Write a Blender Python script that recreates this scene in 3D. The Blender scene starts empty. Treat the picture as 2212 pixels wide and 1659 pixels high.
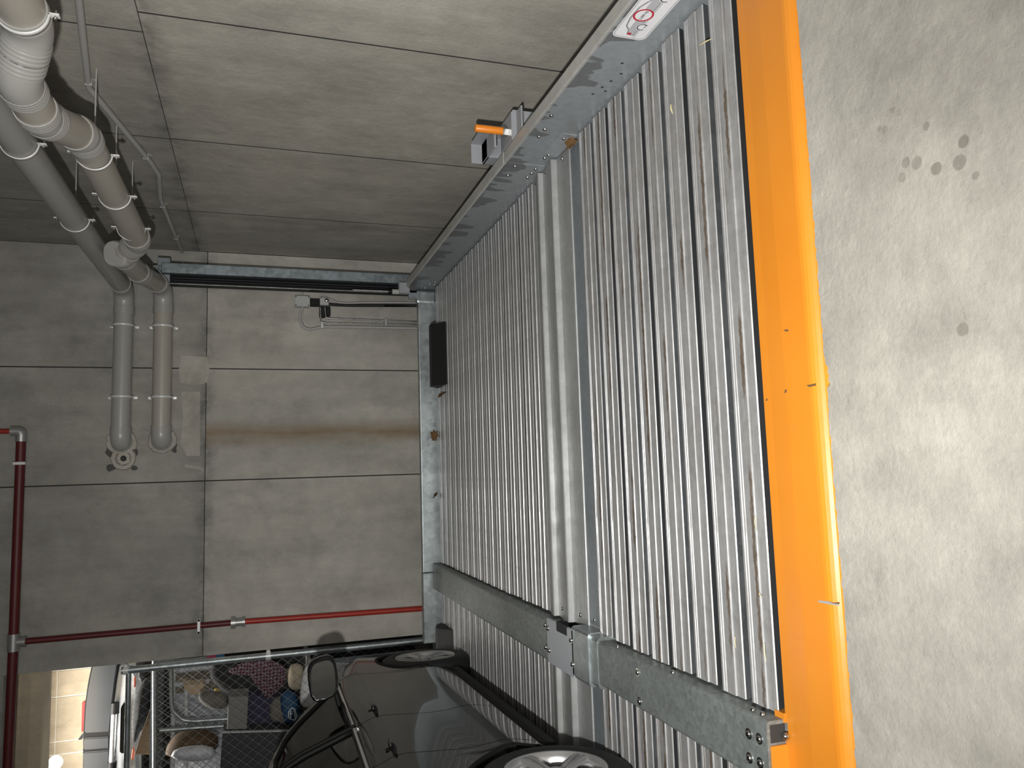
import bpy, bmesh, math, random
from mathutils import Vector, Matrix
random.seed(7)
PI = math.pi
scn = bpy.context.scene
C = scn.collection

# ------------------------------------------------------------------ camera
W_PX, H_PX, F_PX = 2212.0, 1659.0, 1665.0
def _vp(u, v):                       # direction of a vanishing point, upright frame (x right, y down, z forward)
    return Vector(((u - 829.5) / F_PX, (v - 1106.0) / F_PX, 1.0)).normalized()
_Y = _vp(625.5, 556.0)
_D = _vp(806.0, 6230.0)
_D = (_D - _Y * _Y.dot(_D)).normalized()
_Z = -_D
_X = _Y.cross(_Z)
R3 = Matrix((_X, _Y, _Z))            # world = R3 @ cam
CAM = Vector((0, 0, 1.55))
cam_d = bpy.data.cameras.new('camera')
cam_d.sensor_width = 36.0
cam_d.lens = 36.0 * F_PX / W_PX
cam_d.clip_start = 0.05
cam = bpy.data.objects.new('camera', cam_d)
C.objects.link(cam)
_cx, _cy, _cz = R3 @ Vector((0, 1, 0)), R3 @ Vector((1, 0, 0)), R3 @ Vector((0, 0, -1))
M = Matrix((_cx, _cy, _cz)).transposed().to_4x4()
M.translation = CAM
cam.matrix_world = M
scn.camera = cam

def ray(x, y):
    return R3 @ Vector(((1659 - y - 829.5) / F_PX, (x - 1106.0) / F_PX, 1.0))
def onx(x, y, X):
    d = ray(x, y); return CAM + d * (X / d.x)
def ony(x, y, Y):
    d = ray(x, y); return CAM + d * (Y / d.y)
def onz(x, y, z):
    d = ray(x, y); return CAM + d * ((z - CAM.z) / d.z)

# ------------------------------------------------------------------ light
scn.view_settings.view_transform = 'Standard'
scn.view_settings.look = 'None'
scn.view_settings.gamma = 1.0
scn.view_settings.use_curve_mapping = False
scn.view_settings.exposure = 0.18
world = bpy.data.worlds.new('garage_air')
scn.world = world
world.use_nodes = True
bg = world.node_tree.nodes['Background']
bg.inputs[0].default_value = (0.95, 0.98, 1.0, 1)
bg.inputs[1].default_value = 0.20

def light(name, kind, loc, power, color=(1, 1, 1), **kw):
    d = bpy.data.lights.new(name, kind)
    d.energy = power; d.color = color
    for k, v in kw.items(): setattr(d, k, v)
    o = bpy.data.objects.new(name, d); C.objects.link(o); o.location = loc
    return o
def aim(o, target):
    o.rotation_euler = (Vector(target) - o.location).to_track_quat('-Z', 'Y').to_euler()
# the hand-held lamp beside the photographer, and an added fill light over the aisle behind
torch = light('hand_lamp', 'SPOT', (-0.42, 0.10, 1.70), 540, (1.0, 0.985, 0.945), spot_size=math.radians(112), spot_blend=1.0, shadow_soft_size=0.035)
aim(torch, (0.72, 4.0, 0.42))
t1 = light('aisle_fill', 'AREA', (0.3, -1.2, 2.75), 34, (1.0, 0.985, 0.95), shape='RECTANGLE', size=1.5, size_y=0.25)
aim(t1, (0.3, 1.4, 0.0))
t4 = light('cage_fill', 'AREA', (-2.7, 8.75, 3.95), 110, (1.0, 0.96, 0.9), shape='RECTANGLE', size=1.5, size_y=0.2)  # added unseen fill light that brightens the cage
t3 = light('storage_tube', 'AREA', (-2.9, 10.1, 3.95), 55, (1.0, 0.95, 0.86), shape='RECTANGLE', size=1.5, size_y=0.2)

# ------------------------------------------------------------------ materials
MATS = {}
def _new(name):
    m = bpy.data.materials.new(name); m.use_nodes = True
    nt = m.node_tree; b = nt.nodes['Principled BSDF']
    MATS[name] = m
    return m, nt, b
def N(nt, t, **kw):
    n = nt.nodes.new(t)
    for k, v in kw.items(): setattr(n, k, v)
    return n
def L(nt, a, b): nt.links.new(a, b)
def coords(nt, scale=(1, 1, 1), kind='Object'):
    tc = N(nt, 'ShaderNodeTexCoord'); mp = N(nt, 'ShaderNodeMapping')
    mp.inputs['Scale'].default_value = scale
    L(nt, tc.outputs[kind], mp.inputs[0]); return mp.outputs[0]
def noise(nt, vec, scale, detail=4, rough=0.55):
    n = N(nt, 'ShaderNodeTexNoise'); n.inputs['Scale'].default_value = scale
    n.inputs['Detail'].default_value = detail; n.inputs['Roughness'].default_value = rough
    L(nt, vec, n.inputs['Vector']); return n.outputs[0]
def ramp(nt, fac, stops):
    r = N(nt, 'ShaderNodeValToRGB')
    e = r.color_ramp.elements
    while len(e) < len(stops): e.new(0.5)
    for i, (p, c) in enumerate(stops):
        e[i].position = p; e[i].color = (c if len(c) == 4 else (*c, 1)) if not isinstance(c, (int, float)) else (c, c, c, 1)
    L(nt, fac, r.inputs[0]); return r.outputs[0]
def mix(nt, fac, a, b, mode='MIX'):
    m = N(nt, 'ShaderNodeMix', data_type='RGBA', blend_type=mode)
    if isinstance(fac, (int, float)): m.inputs[0].default_value = fac
    else: L(nt, fac, m.inputs[0])
    for s, v in ((6, a), (7, b)):
        if isinstance(v, tuple): m.inputs[s].default_value = (*v[:3], 1)
        else: L(nt, v, m.inputs[s])
    return m.outputs[2]
def math_(nt, op, a, b=None, c=None, clamp=False):
    m = N(nt, 'ShaderNodeMath', operation=op); m.use_clamp = clamp
    for i, v in enumerate((a, b, c)):
        if v is None: continue
        if isinstance(v, (int, float)): m.inputs[i].default_value = v
        else: L(nt, v, m.inputs[i])
    return m.outputs[0]
def bump(nt, b, h, strength=0.3, dist=0.01):
    bp = N(nt, 'ShaderNodeBump'); bp.inputs['Strength'].default_value = strength
    bp.inputs['Distance'].default_value = dist
    L(nt, h, bp.inputs['Height']); L(nt, bp.outputs[0], b.inputs['Normal'])
def plain(name, col, rough=0.5, metal=0.0, var=0.12, vscale=9, bmp=0.0, coat=0.0, spec=0.5, emit=None):
    m, nt, b = _new(name)
    v = coords(nt)
    n = noise(nt, v, vscale, 5)
    c = mix(nt, n, tuple(x * (1 - var) for x in col), tuple(min(1, x * (1 + var)) for x in col))
    L(nt, c, b.inputs['Base Color'])
    b.inputs['Roughness'].default_value = rough; b.inputs['Metallic'].default_value = metal
    b.inputs['Coat Weight'].default_value = coat; b.inputs['Specular IOR Level'].default_value = spec
    if bmp: bump(nt, b, noise(nt, v, vscale * 6, 6), bmp, 0.004)
    if emit:
        b.inputs['Emission Color'].default_value = (*emit[0], 1); b.inputs['Emission Strength'].default_value = emit[1]
    return m

def concrete(name, base, streak=(1, 1, 0.13), warm=0.0, stain=None, joint=None, smooth=False, spots=None, rough=0.8, relief=0.35):
    m, nt, b = _new(name)
    v = coords(nt); vs = coords(nt, streak)
    big = ramp(nt, noise(nt, v, 1.1, 5, 0.6), [(0.30, 0.80), (0.70, 1.12)])
    st = ramp(nt, noise(nt, vs, 5.5, 6, 0.62), [(0.30, 0.86), (0.72, 1.10)])
    mid = ramp(nt, noise(nt, v, 7, 8, 0.68), [(0.28, 0.88), (0.72, 1.08)])
    fine = ramp(nt, noise(nt, v, 70, 6, 0.7), [(0.3, 0.93), (0.7, 1.05)])
    c = mix(nt, 1.0, base, big, 'MULTIPLY'); c = mix(nt, 1.0, c, st, 'MULTIPLY')
    c = mix(nt, 1.0, c, mid, 'MULTIPLY'); c = mix(nt, 1.0, c, fine, 'MULTIPLY')
    blot = ramp(nt, noise(nt, coords(nt, tuple(0.55 + 0.45 * q for q in streak)), 2.6, 9, 0.74), [(0.38, 0.86), (0.50, 1.0), (0.66, 1.0), (0.78, 1.07)])
    c = mix(nt, 1.0, c, blot, 'MULTIPLY')
    hue = noise(nt, v, 0.8, 3)
    c = mix(nt, math_(nt, 'MULTIPLY', hue, 0.35 + warm), c, mix(nt, 1.0, c, (1.06, 0.98, 0.84), 'MULTIPLY'))
    # small dark pits
    vo = N(nt, 'ShaderNodeTexVoronoi'); vo.inputs['Scale'].default_value = 9
    L(nt, v, vo.inputs['Vector'])
    pit = ramp(nt, vo.outputs['Distance'], [(0.018, 1.0), (0.034, 0.0)])
    gate = ramp(nt, noise(nt, v, 6, 1), [(0.60, 0.0), (0.63, 1.0)])
    c = mix(nt, math_(nt, 'MULTIPLY', pit, gate), c, tuple(x * 0.35 for x in base))
    sep = N(nt, 'ShaderNodeSeparateXYZ'); tc = N(nt, 'ShaderNodeTexCoord'); L(nt, tc.outputs['Object'], sep.inputs[0])
    if joint is not None:            # weathering along the pour joint at height z = joint
        wob = math_(nt, 'MULTIPLY', math_(nt, 'SUBTRACT', noise(nt, v, 3, 5), 0.5), 0.22)
        dz = math_(nt, 'ABSOLUTE', math_(nt, 'ADD', math_(nt, 'SUBTRACT', sep.outputs[2], joint), wob))
        band = math_(nt, 'SUBTRACT', 1.0, math_(nt, 'DIVIDE', dz, 0.10), clamp=True)
        band = math_(nt, 'MULTIPLY', band, ramp(nt, noise(nt, v, 5, 7, 0.7), [(0.38, 0.0), (0.62, 1.0)]))
        c = mix(nt, math_(nt, 'MULTIPLY', band, 0.8), c, tuple(x * 0.36 for x in base))
        pale = math_(nt, 'MULTIPLY', math_(nt, 'SUBTRACT', 1.0, math_(nt, 'DIVIDE', dz, 0.05), clamp=True), ramp(nt, noise(nt, v, 8, 6, 0.7), [(0.55, 0.0), (0.70, 1.0)]))
        c = mix(nt, math_(nt, 'MULTIPLY', pale, 0.5), c, tuple(min(1, x * 1.35) for x in base))
    if stain:                        # a rust streak: (x, half width, z top, colour)
        x0, hw, zt, sc = stain
        wob = math_(nt, 'MULTIPLY', math_(nt, 'SUBTRACT', noise(nt, v, 4, 4), 0.5), 0.06)
        dx = math_(nt, 'ABSOLUTE', math_(nt, 'ADD', math_(nt, 'SUBTRACT', sep.outputs[0], x0), wob))
        k = math_(nt, 'SUBTRACT', 1.0, math_(nt, 'DIVIDE', dx, hw), clamp=True)
        k = math_(nt, 'MULTIPLY', k, ramp(nt, math_(nt, 'SUBTRACT', zt, sep.outputs[2]), [(0.0, 0.0), (0.04, 1.0)]))
        k = math_(nt, 'MULTIPLY', k, ramp(nt, noise(nt, vs, 9, 5), [(0.25, 0.35), (0.7, 1.0)]))
        c = mix(nt, math_(nt, 'MULTIPLY', k, 0.95), c, sc)
    if spots:                        # drops of oil on the slab
        for (sx, sy, sr, amt) in spots:
            dx = math_(nt, 'SUBTRACT', sep.outputs[0], sx); dy = math_(nt, 'SUBTRACT', sep.outputs[1], sy)
            d2 = math_(nt, 'SQRT', math_(nt, 'ADD', math_(nt, 'POWER', dx, 2), math_(nt, 'POWER', dy, 2)))
            d2 = math_(nt, 'ADD', d2, math_(nt, 'MULTIPLY', math_(nt, 'SUBTRACT', noise(nt, v, 40, 2), 0.5), 0.006))
            k = math_(nt, 'DIVIDE', math_(nt, 'SUBTRACT', sr, d2), 0.003, clamp=True)
            c = mix(nt, math_(nt, 'MULTIPLY', k, amt), c, (0.20, 0.18, 0.155))
    L(nt, c, b.inputs['Base Color'])
    b.inputs['Roughness'].default_value = rough
    b.inputs['Specular IOR Level'].default_value = 0.3
    h = math_(nt, 'ADD', noise(nt, v, 38, 9, 0.75), math_(nt, 'MULTIPLY', noise(nt, v, 9, 5), 1.5))
    bump(nt, b, h, 0.16 if smooth else relief, 0.012)
    return m

def galv(name, col, rough=0.42, metal=0.85, spangle=22, dirt=None, scratch=None, var=0.16, channel=False):
    m, nt, b = _new(name)
    v = coords(nt)
    vo = N(nt, 'ShaderNodeTexVoronoi'); vo.inputs['Scale'].default_value = spangle
    L(nt, v, vo.inputs['Vector'])
    sp = N(nt, 'ShaderNodeSeparateXYZ'); L(nt, vo.outputs['Color'], sp.inputs[0])
    c = mix(nt, sp.outputs[0], tuple(x * (1 - var) for x in col), tuple(x * (1 + var) for x in col))
    c = mix(nt, 1.0, c, ramp(nt, noise(nt, v, 3.2, 6, 0.65), [(0.3, 0.82), (0.7, 1.1)]), 'MULTIPLY')
    r = math_(nt, 'ADD', math_(nt, 'MULTIPLY', noise(nt, v, 14, 6), 0.25), rough - 0.12)
    met = metal
    if dirt:                         # dried mud lying in the troughs: long streaks across the deck
        vd = coords(nt, (0.9, 22, 1))
        k = ramp(nt, noise(nt, vd, 1.6, 7, 0.66), [(0.50, 0.0), (0.66, 1.0)])
        k = math_(nt, 'MULTIPLY', k, dirt * 0.55)
        if channel:
            oi = N(nt, 'ShaderNodeObjectInfo'); sp2 = N(nt, 'ShaderNodeSeparateXYZ'); tc2 = N(nt, 'ShaderNodeTexCoord'); L(nt, tc2.outputs['Object'], sp2.inputs[0])
            cx2 = N(nt, 'ShaderNodeCombineXYZ'); L(nt, sp2.outputs[0], cx2.inputs[0]); L(nt, math_(nt, 'MULTIPLY', oi.outputs['Random'], 90), cx2.inputs[1])
            along = ramp(nt, noise(nt, cx2.outputs[0], 1.5, 3), [(0.45, 0.0), (0.56, 1.0)])
            wid = math_(nt, 'ADD', 0.002, math_(nt, 'MULTIPLY', along, 0.008))
            d_ = math_(nt, 'ABSOLUTE', math_(nt, 'SUBTRACT', math_(nt, 'ADD', sp2.outputs[1], math_(nt, 'MULTIPLY', math_(nt, 'SUBTRACT', noise(nt, v, 35, 4), 0.5), 0.02)), 0.060))
            kk = math_(nt, 'MULTIPLY', math_(nt, 'DIVIDE', math_(nt, 'SUBTRACT', wid, d_), 0.004, clamp=True), along)
            k = math_(nt, 'MAXIMUM', k, math_(nt, 'MULTIPLY', kk, dirt))
        f = mix(nt, noise(nt, v, 60, 6, 0.7), (0.035, 0.02, 0.01), (0.15, 0.105, 0.065))
        c = mix(nt, k, c, f)
        r = math_(nt, 'ADD', r, math_(nt, 'MULTIPLY', k, 0.4))
        mm = math_(nt, 'MULTIPLY', math_(nt, 'SUBTRACT', 1.0, k), metal)
        L(nt, mm, b.inputs['Metallic'])
    else: b.inputs['Metallic'].default_value = met
    if scratch:
        vd = coords(nt, scratch)
        c = mix(nt, ramp(nt, noise(nt, vd, 12, 6, 0.7), [(0.56, 0.0), (0.70, 0.55)]), c, tuple(min(1, x * 1.6) for x in col))
    L(nt, c, b.inputs['Base Color']); L(nt, r, b.inputs['Roughness'])
    bump(nt, b, noise(nt, v, 55, 4), 0.06, 0.004)
    return m

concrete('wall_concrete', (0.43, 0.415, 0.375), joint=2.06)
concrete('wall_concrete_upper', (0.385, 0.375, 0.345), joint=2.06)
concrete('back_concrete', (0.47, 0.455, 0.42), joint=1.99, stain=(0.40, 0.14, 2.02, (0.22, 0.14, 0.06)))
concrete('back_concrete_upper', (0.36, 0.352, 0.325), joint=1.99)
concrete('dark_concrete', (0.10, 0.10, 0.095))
SPOTS = [(0.891, 1.487, .010, .5), (0.876, 1.468, .010, .4), (0.852, 1.517, .012, .45), (0.862, 1.535, .009, .5), (0.805, 1.390, .012, .6), (0.724, 1.294, .016, .8), (0.74, 1.46, .015, .55), (0.726, 1.428, .018, .55), (0.69, 1.373, .017, .75), (0.68, 1.309, .020, .65), (0.707, 1.477, .014, .45), (0.291, 1.344, .017, .7), (0.634, 1.272, .011, .6)]
concrete('floor_concrete', (0.44, 0.425, 0.388), streak=(1, 1, 1), spots=SPOTS, rough=0.75, relief=0.5)
concrete('mortar', (0.46, 0.44, 0.40), streak=(1, 1, 1))
concrete('panel_wall_beige', (0.62, 0.53, 0.40), smooth=True)
plain('joint_dark', (0.035, 0.034, 0.032), 0.9)
plain('white_joint', (0.9, 0.88, 0.8), 0.7)
galv('slat_steel', (0.41, 0.412, 0.415), 0.42, 0.35, 40, dirt=0.95, scratch=(0.4, 40, 1), var=0.07, channel=True)
galv('slat_steel_far', (0.46, 0.463, 0.467), 0.38, 0.45, 40, dirt=0.40, scratch=(0.4, 40, 1), var=0.07, channel=True)
galv('plate_steel', (0.44, 0.45, 0.45), 0.40, 0.40, 40, dirt=0.35, var=0.05)
galv('shaded_trough_steel', (0.10, 0.107, 0.113), 0.6, 0.2, 16)  # dark tone carries the shade between the slats
galv('beam_steel', (0.27, 0.30, 0.325), 0.45, 0.35, 40, var=0.06)
galv('middle_beam_steel', (0.25, 0.275, 0.27), 0.50, 0.4, 60, scratch=(9, 3, 1))
galv('frame_steel', (0.40, 0.44, 0.45), 0.42, 0.75, 26)
galv('column_steel', (0.33, 0.38, 0.41), 0.38, 0.8, 30)
galv('flange_steel', (0.53, 0.525, 0.505), 0.45, 0.25, 60, var=0.05)
galv('tube_steel', (0.55, 0.56, 0.57), 0.28, 0.9, 40)
galv('bolt_steel', (0.62, 0.62, 0.60), 0.22, 1.0, 60)
galv('bright_steel', (0.72, 0.73, 0.75), 0.25, 0.9, 40)
plain('gap_dark', (0.035, 0.037, 0.04), 0.7, 0.2)  # dark parts; also shade coloured into every other slat gap
plain('grey_plate_paint', (0.42, 0.44, 0.475), 0.45, 0.0, 0.06)
plain('bracket_paint', (0.33, 0.34, 0.365), 0.45, 0.0, 0.08)
plain('pipe_pvc', (0.37, 0.365, 0.345), 0.32, 0, 0.05, 3)
plain('pipe_pvc_warm', (0.40, 0.375, 0.33), 0.34, 0, 0.07, 3)
plain('clamp_white', (0.78, 0.78, 0.76), 0.35, 0.2, 0.05)
plain('conduit_grey', (0.40, 0.395, 0.38), 0.45, 0, 0.05)
plain('box_grey', (0.45, 0.46, 0.45), 0.45, 0, 0.05)
plain('green_label', (0.03, 0.10, 0.06), 0.5)
plain('black_rubber', (0.012, 0.012, 0.013), 0.62, 0, 0.2, 20, 0.1)
plain('black_plastic', (0.010, 0.010, 0.011), 0.55, spec=0.25)
plain('red_paint', (0.38, 0.028, 0.016), 0.45, 0, 0.2, 5)
plain('red_dark', (0.10, 0.012, 0.012), 0.5, 0, 0.2, 5)  # darker red for the main pipe and the upper drop
plain('galv_fitting', (0.42, 0.42, 0.41), 0.4, 0.6, 0.15)
plain('orange_pin', (0.85, 0.26, 0.02), 0.35, 0, 0.06)
plain('car_black', (0.008, 0.008, 0.009), 0.14, 0.0, 0.1, 3, coat=0.25, spec=0.32)
plain('car_trim', (0.008, 0.008, 0.008), 0.6, spec=0.2)
plain('chrome', (0.75, 0.76, 0.78), 0.12, 1.0, 0.04)
plain('alloy', (0.58, 0.58, 0.585), 0.28, 0.75, 0.05)
plain('alloy_dark', (0.10, 0.10, 0.10), 0.45, 0.5)
plain('tail_red', (0.35, 0.02, 0.02), 0.25)
plain('leaf_brown', (0.16, 0.085, 0.03), 0.8, 0, 0.35, 30)
plain('straw', (0.72, 0.64, 0.38), 0.7)
plain('car_silver', (0.55, 0.56, 0.57), 0.25, 0.5, 0.05)
plain('car_glass_grey', (0.055, 0.06, 0.065), 0.2, 0.2, 0.2, 2)
plain('sack_grey', (0.15, 0.137, 0.12), 0.9, 0, 0.2, 6, 0.3)
plain('box_grey_felt', (0.20, 0.195, 0.18), 0.9, 0, 0.12, 9, 0.2)
plain('box_charcoal', (0.045, 0.045, 0.047), 0.85, 0, 0.12, 9, 0.1)
plain('box_purple', (0.035, 0.030, 0.062), 0.8, 0, 0.1, 6)
plain('cloth_black', (0.022, 0.022, 0.023), 0.9, 0, 0.3, 12, 0.2)
plain('cloth_cream', (0.38, 0.32, 0.235), 0.9, 0, 0.14, 8, 0.3)
plain('bag_white', (0.72, 0.72, 0.72), 0.28, 0, 0.10, 14, 0.5)
plain('bag_blue', (0.012, 0.055, 0.12), 0.7, 0, 0.15, 10)
plain('print_white', (0.75, 0.76, 0.78), 0.6)
plain('basket_brown', (0.085, 0.052, 0.024), 0.85, 0, 0.35, 40, 0.5)
plain('card_tan', (0.55, 0.40, 0.24), 0.85, 0, 0.1)
plain('card_yellow', (0.70, 0.45, 0.10), 0.6, 0, 0.3, 30)
plain('mesh_orange', (0.70, 0.10, 0.03), 0.6)
plain('print_blue', (0.10, 0.30, 0.60), 0.6)
plain('print_pink', (0.75, 0.12, 0.28), 0.6)
plain('foil_white', (0.55, 0.56, 0.59), 0.4, 0.2, 0.45, 22, 1.0)
plain('sticker_white', (0.80, 0.80, 0.83), 0.3, 0, 0.02)
plain('sticker_grey', (0.46, 0.46, 0.49), 0.3, 0, 0.02)
plain('sticker_red', (0.50, 0.015, 0.035), 0.35, 0, 0.03)
plain('sticker_ink', (0.012, 0.012, 0.015), 0.4, 0, 0.02)
plain('lamp_glass', (1, 1, 0.95), 0.4, emit=((1, 0.96, 0.88), 9.0))

def _plaid():
    m, nt, b = _new('plaid')
    tc = coords(nt, (1, 1, 1))
    a = N(nt, 'ShaderNodeTexWave'); a.inputs['Scale'].default_value = 11; a.inputs['Distortion'].default_value = 5
    L(nt, tc, a.inputs[0])
    rot = N(nt, 'ShaderNodeMapping'); rot.inputs['Rotation'].default_value = (0, PI / 2, 0); L(nt, tc, rot.inputs[0])
    d = N(nt, 'ShaderNodeTexWave'); d.inputs['Scale'].default_value = 11; d.inputs['Distortion'].default_value = 5
    L(nt, rot.outputs[0], d.inputs[0])
    k = math_(nt, 'MULTIPLY', math_(nt, 'ADD', a.outputs[1], d.outputs[1]), 0.5)
    c = ramp(nt, k, [(0.2, (0.055, 0.018, 0.03)), (0.55, (0.12, 0.06, 0.08)), (0.85, (0.24, 0.18, 0.20))])
    L(nt, c, b.inputs['Base Color']); b.inputs['Roughness'].default_value = 0.95
    bump(nt, b, noise(nt, tc, 60, 4), 0.3)
_plaid()

def _orange():
    m, nt, b = _new('orange_paint')
    v = coords(nt)
    c = mix(nt, noise(nt, v, 2.2, 5), (0.66, 0.205, 0.012), (0.73, 0.275, 0.030))
    vd = coords(nt, (3.0, 1, 1))
    k = ramp(nt, noise(nt, v, 7.5, 8, 0.72), [(0.685, 0.0), (0.715, 1.0)])
    c = mix(nt, math_(nt, 'MULTIPLY', k, 0.75), c, (0.20, 0.07, 0.03))
    k2 = ramp(nt, noise(nt, vd, 3, 8, 0.7), [(0.60, 0.0), (0.78, 0.45)])
    c = mix(nt, k2, c, (0.45, 0.20, 0.06))
    L(nt, c, b.inputs['Base Color'])
    L(nt, math_(nt, 'ADD', math_(nt, 'MULTIPLY', noise(nt, v, 20, 5), 0.2), 0.24), b.inputs['Roughness'])
    bump(nt, b, noise(nt, v, 25, 4), 0.05, 0.005)
_orange()

def _marked_beam():                 # the side beam with smears and dark scalloped marks below its flange
    m, nt, b = _new('side_beam_steel')
    v = coords(nt)
    c = mix(nt, noise(nt, v, 2.2, 5), (0.27, 0.295, 0.315), (0.36, 0.385, 0.405))
    c = mix(nt, 1.0, c, ramp(nt, noise(nt, v, 26, 6, 0.7), [(0.3, 0.86), (0.7, 1.1)]), 'MULTIPLY')
    sep = N(nt, 'ShaderNodeSeparateXYZ'); tc = N(nt, 'ShaderNodeTexCoord'); L(nt, tc.outputs['Object'], sep.inputs[0])
    nn = noise(nt, coords(nt, (0.01, 3.4, 1.0)), 2.2, 2)
    lim = math_(nt, 'SUBTRACT', 0.272, math_(nt, 'MULTIPLY', ramp(nt, nn, [(0.44, 0.0), (0.62, 1.0)]), 0.16))
    k = math_(nt, 'DIVIDE', math_(nt, 'SUBTRACT', sep.outputs[2], lim), 0.01, clamp=True)
    c = mix(nt, math_(nt, 'MULTIPLY', k, 0.62), c, (0.075, 0.075, 0.072))
    k2 = ramp(nt, noise(nt, v, 5, 8, 0.75), [(0.62, 0.0), (0.72, 0.6)])
    c = mix(nt, k2, c, (0.10, 0.09, 0.075))
    L(nt, c, b.inputs['Base Color'])
    b.inputs['Metallic'].default_value = 0.25; b.inputs['Roughness'].default_value = 0.45
    bump(nt, b, noise(nt, v, 40, 5), 0.05, 0.004)
_marked_beam()

def _glass(name, col, alpha_rough=0.03):
    m, nt, b = _new(name)
    tr = N(nt, 'ShaderNodeBsdfTransparent'); tr.inputs[0].default_value = (*col, 1)
    b.inputs['Base Color'].default_value = (0.01, 0.01, 0.01, 1); b.inputs['Roughness'].default_value = alpha_rough
    fr = N(nt, 'ShaderNodeLayerWeight'); fr.inputs[0].default_value = 0.35
    mx = N(nt, 'ShaderNodeMixShader'); L(nt, math_(nt, 'ADD', math_(nt, 'MULTIPLY', fr.outputs[1], 0.6), 0.12, clamp=True), mx.inputs[0])
    L(nt, tr.outputs[0], mx.inputs[1]); L(nt, b.outputs[0], mx.inputs[2])
    L(nt, mx.outputs[0], nt.nodes['Material Output'].inputs[0])
    return m
_glass('car_window', (0.42, 0.46, 0.42))
plain('mirror_glass', (0.75, 0.77, 0.78), 0.03, 1.0, 0.01)

# ------------------------------------------------------------------ mesh helpers
def link(name, me, mat=None, parent=None):
    o = bpy.data.objects.new(name, me); C.objects.link(o)
    if mat is not None and not me.materials:
        for m in (mat if isinstance(mat, (list, tuple)) else [mat]): me.materials.append(MATS[m])
    if parent is not None:
        o.parent = parent
    return o
def tag(o, label=None, cat=None, group=None, kind=None):
    if label: o['label'] = label
    if cat: o['category'] = cat
    if group: o['group'] = group
    if kind: o['kind'] = kind
    return o
def empty(name, loc, label, cat, group=None, rotz=0):
    o = bpy.data.objects.new(name, None); C.objects.link(o)
    o.location = loc; o.rotation_euler = (0, 0, rotz); o.empty_display_size = 0.1
    return tag(o, label, cat, group)

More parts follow.
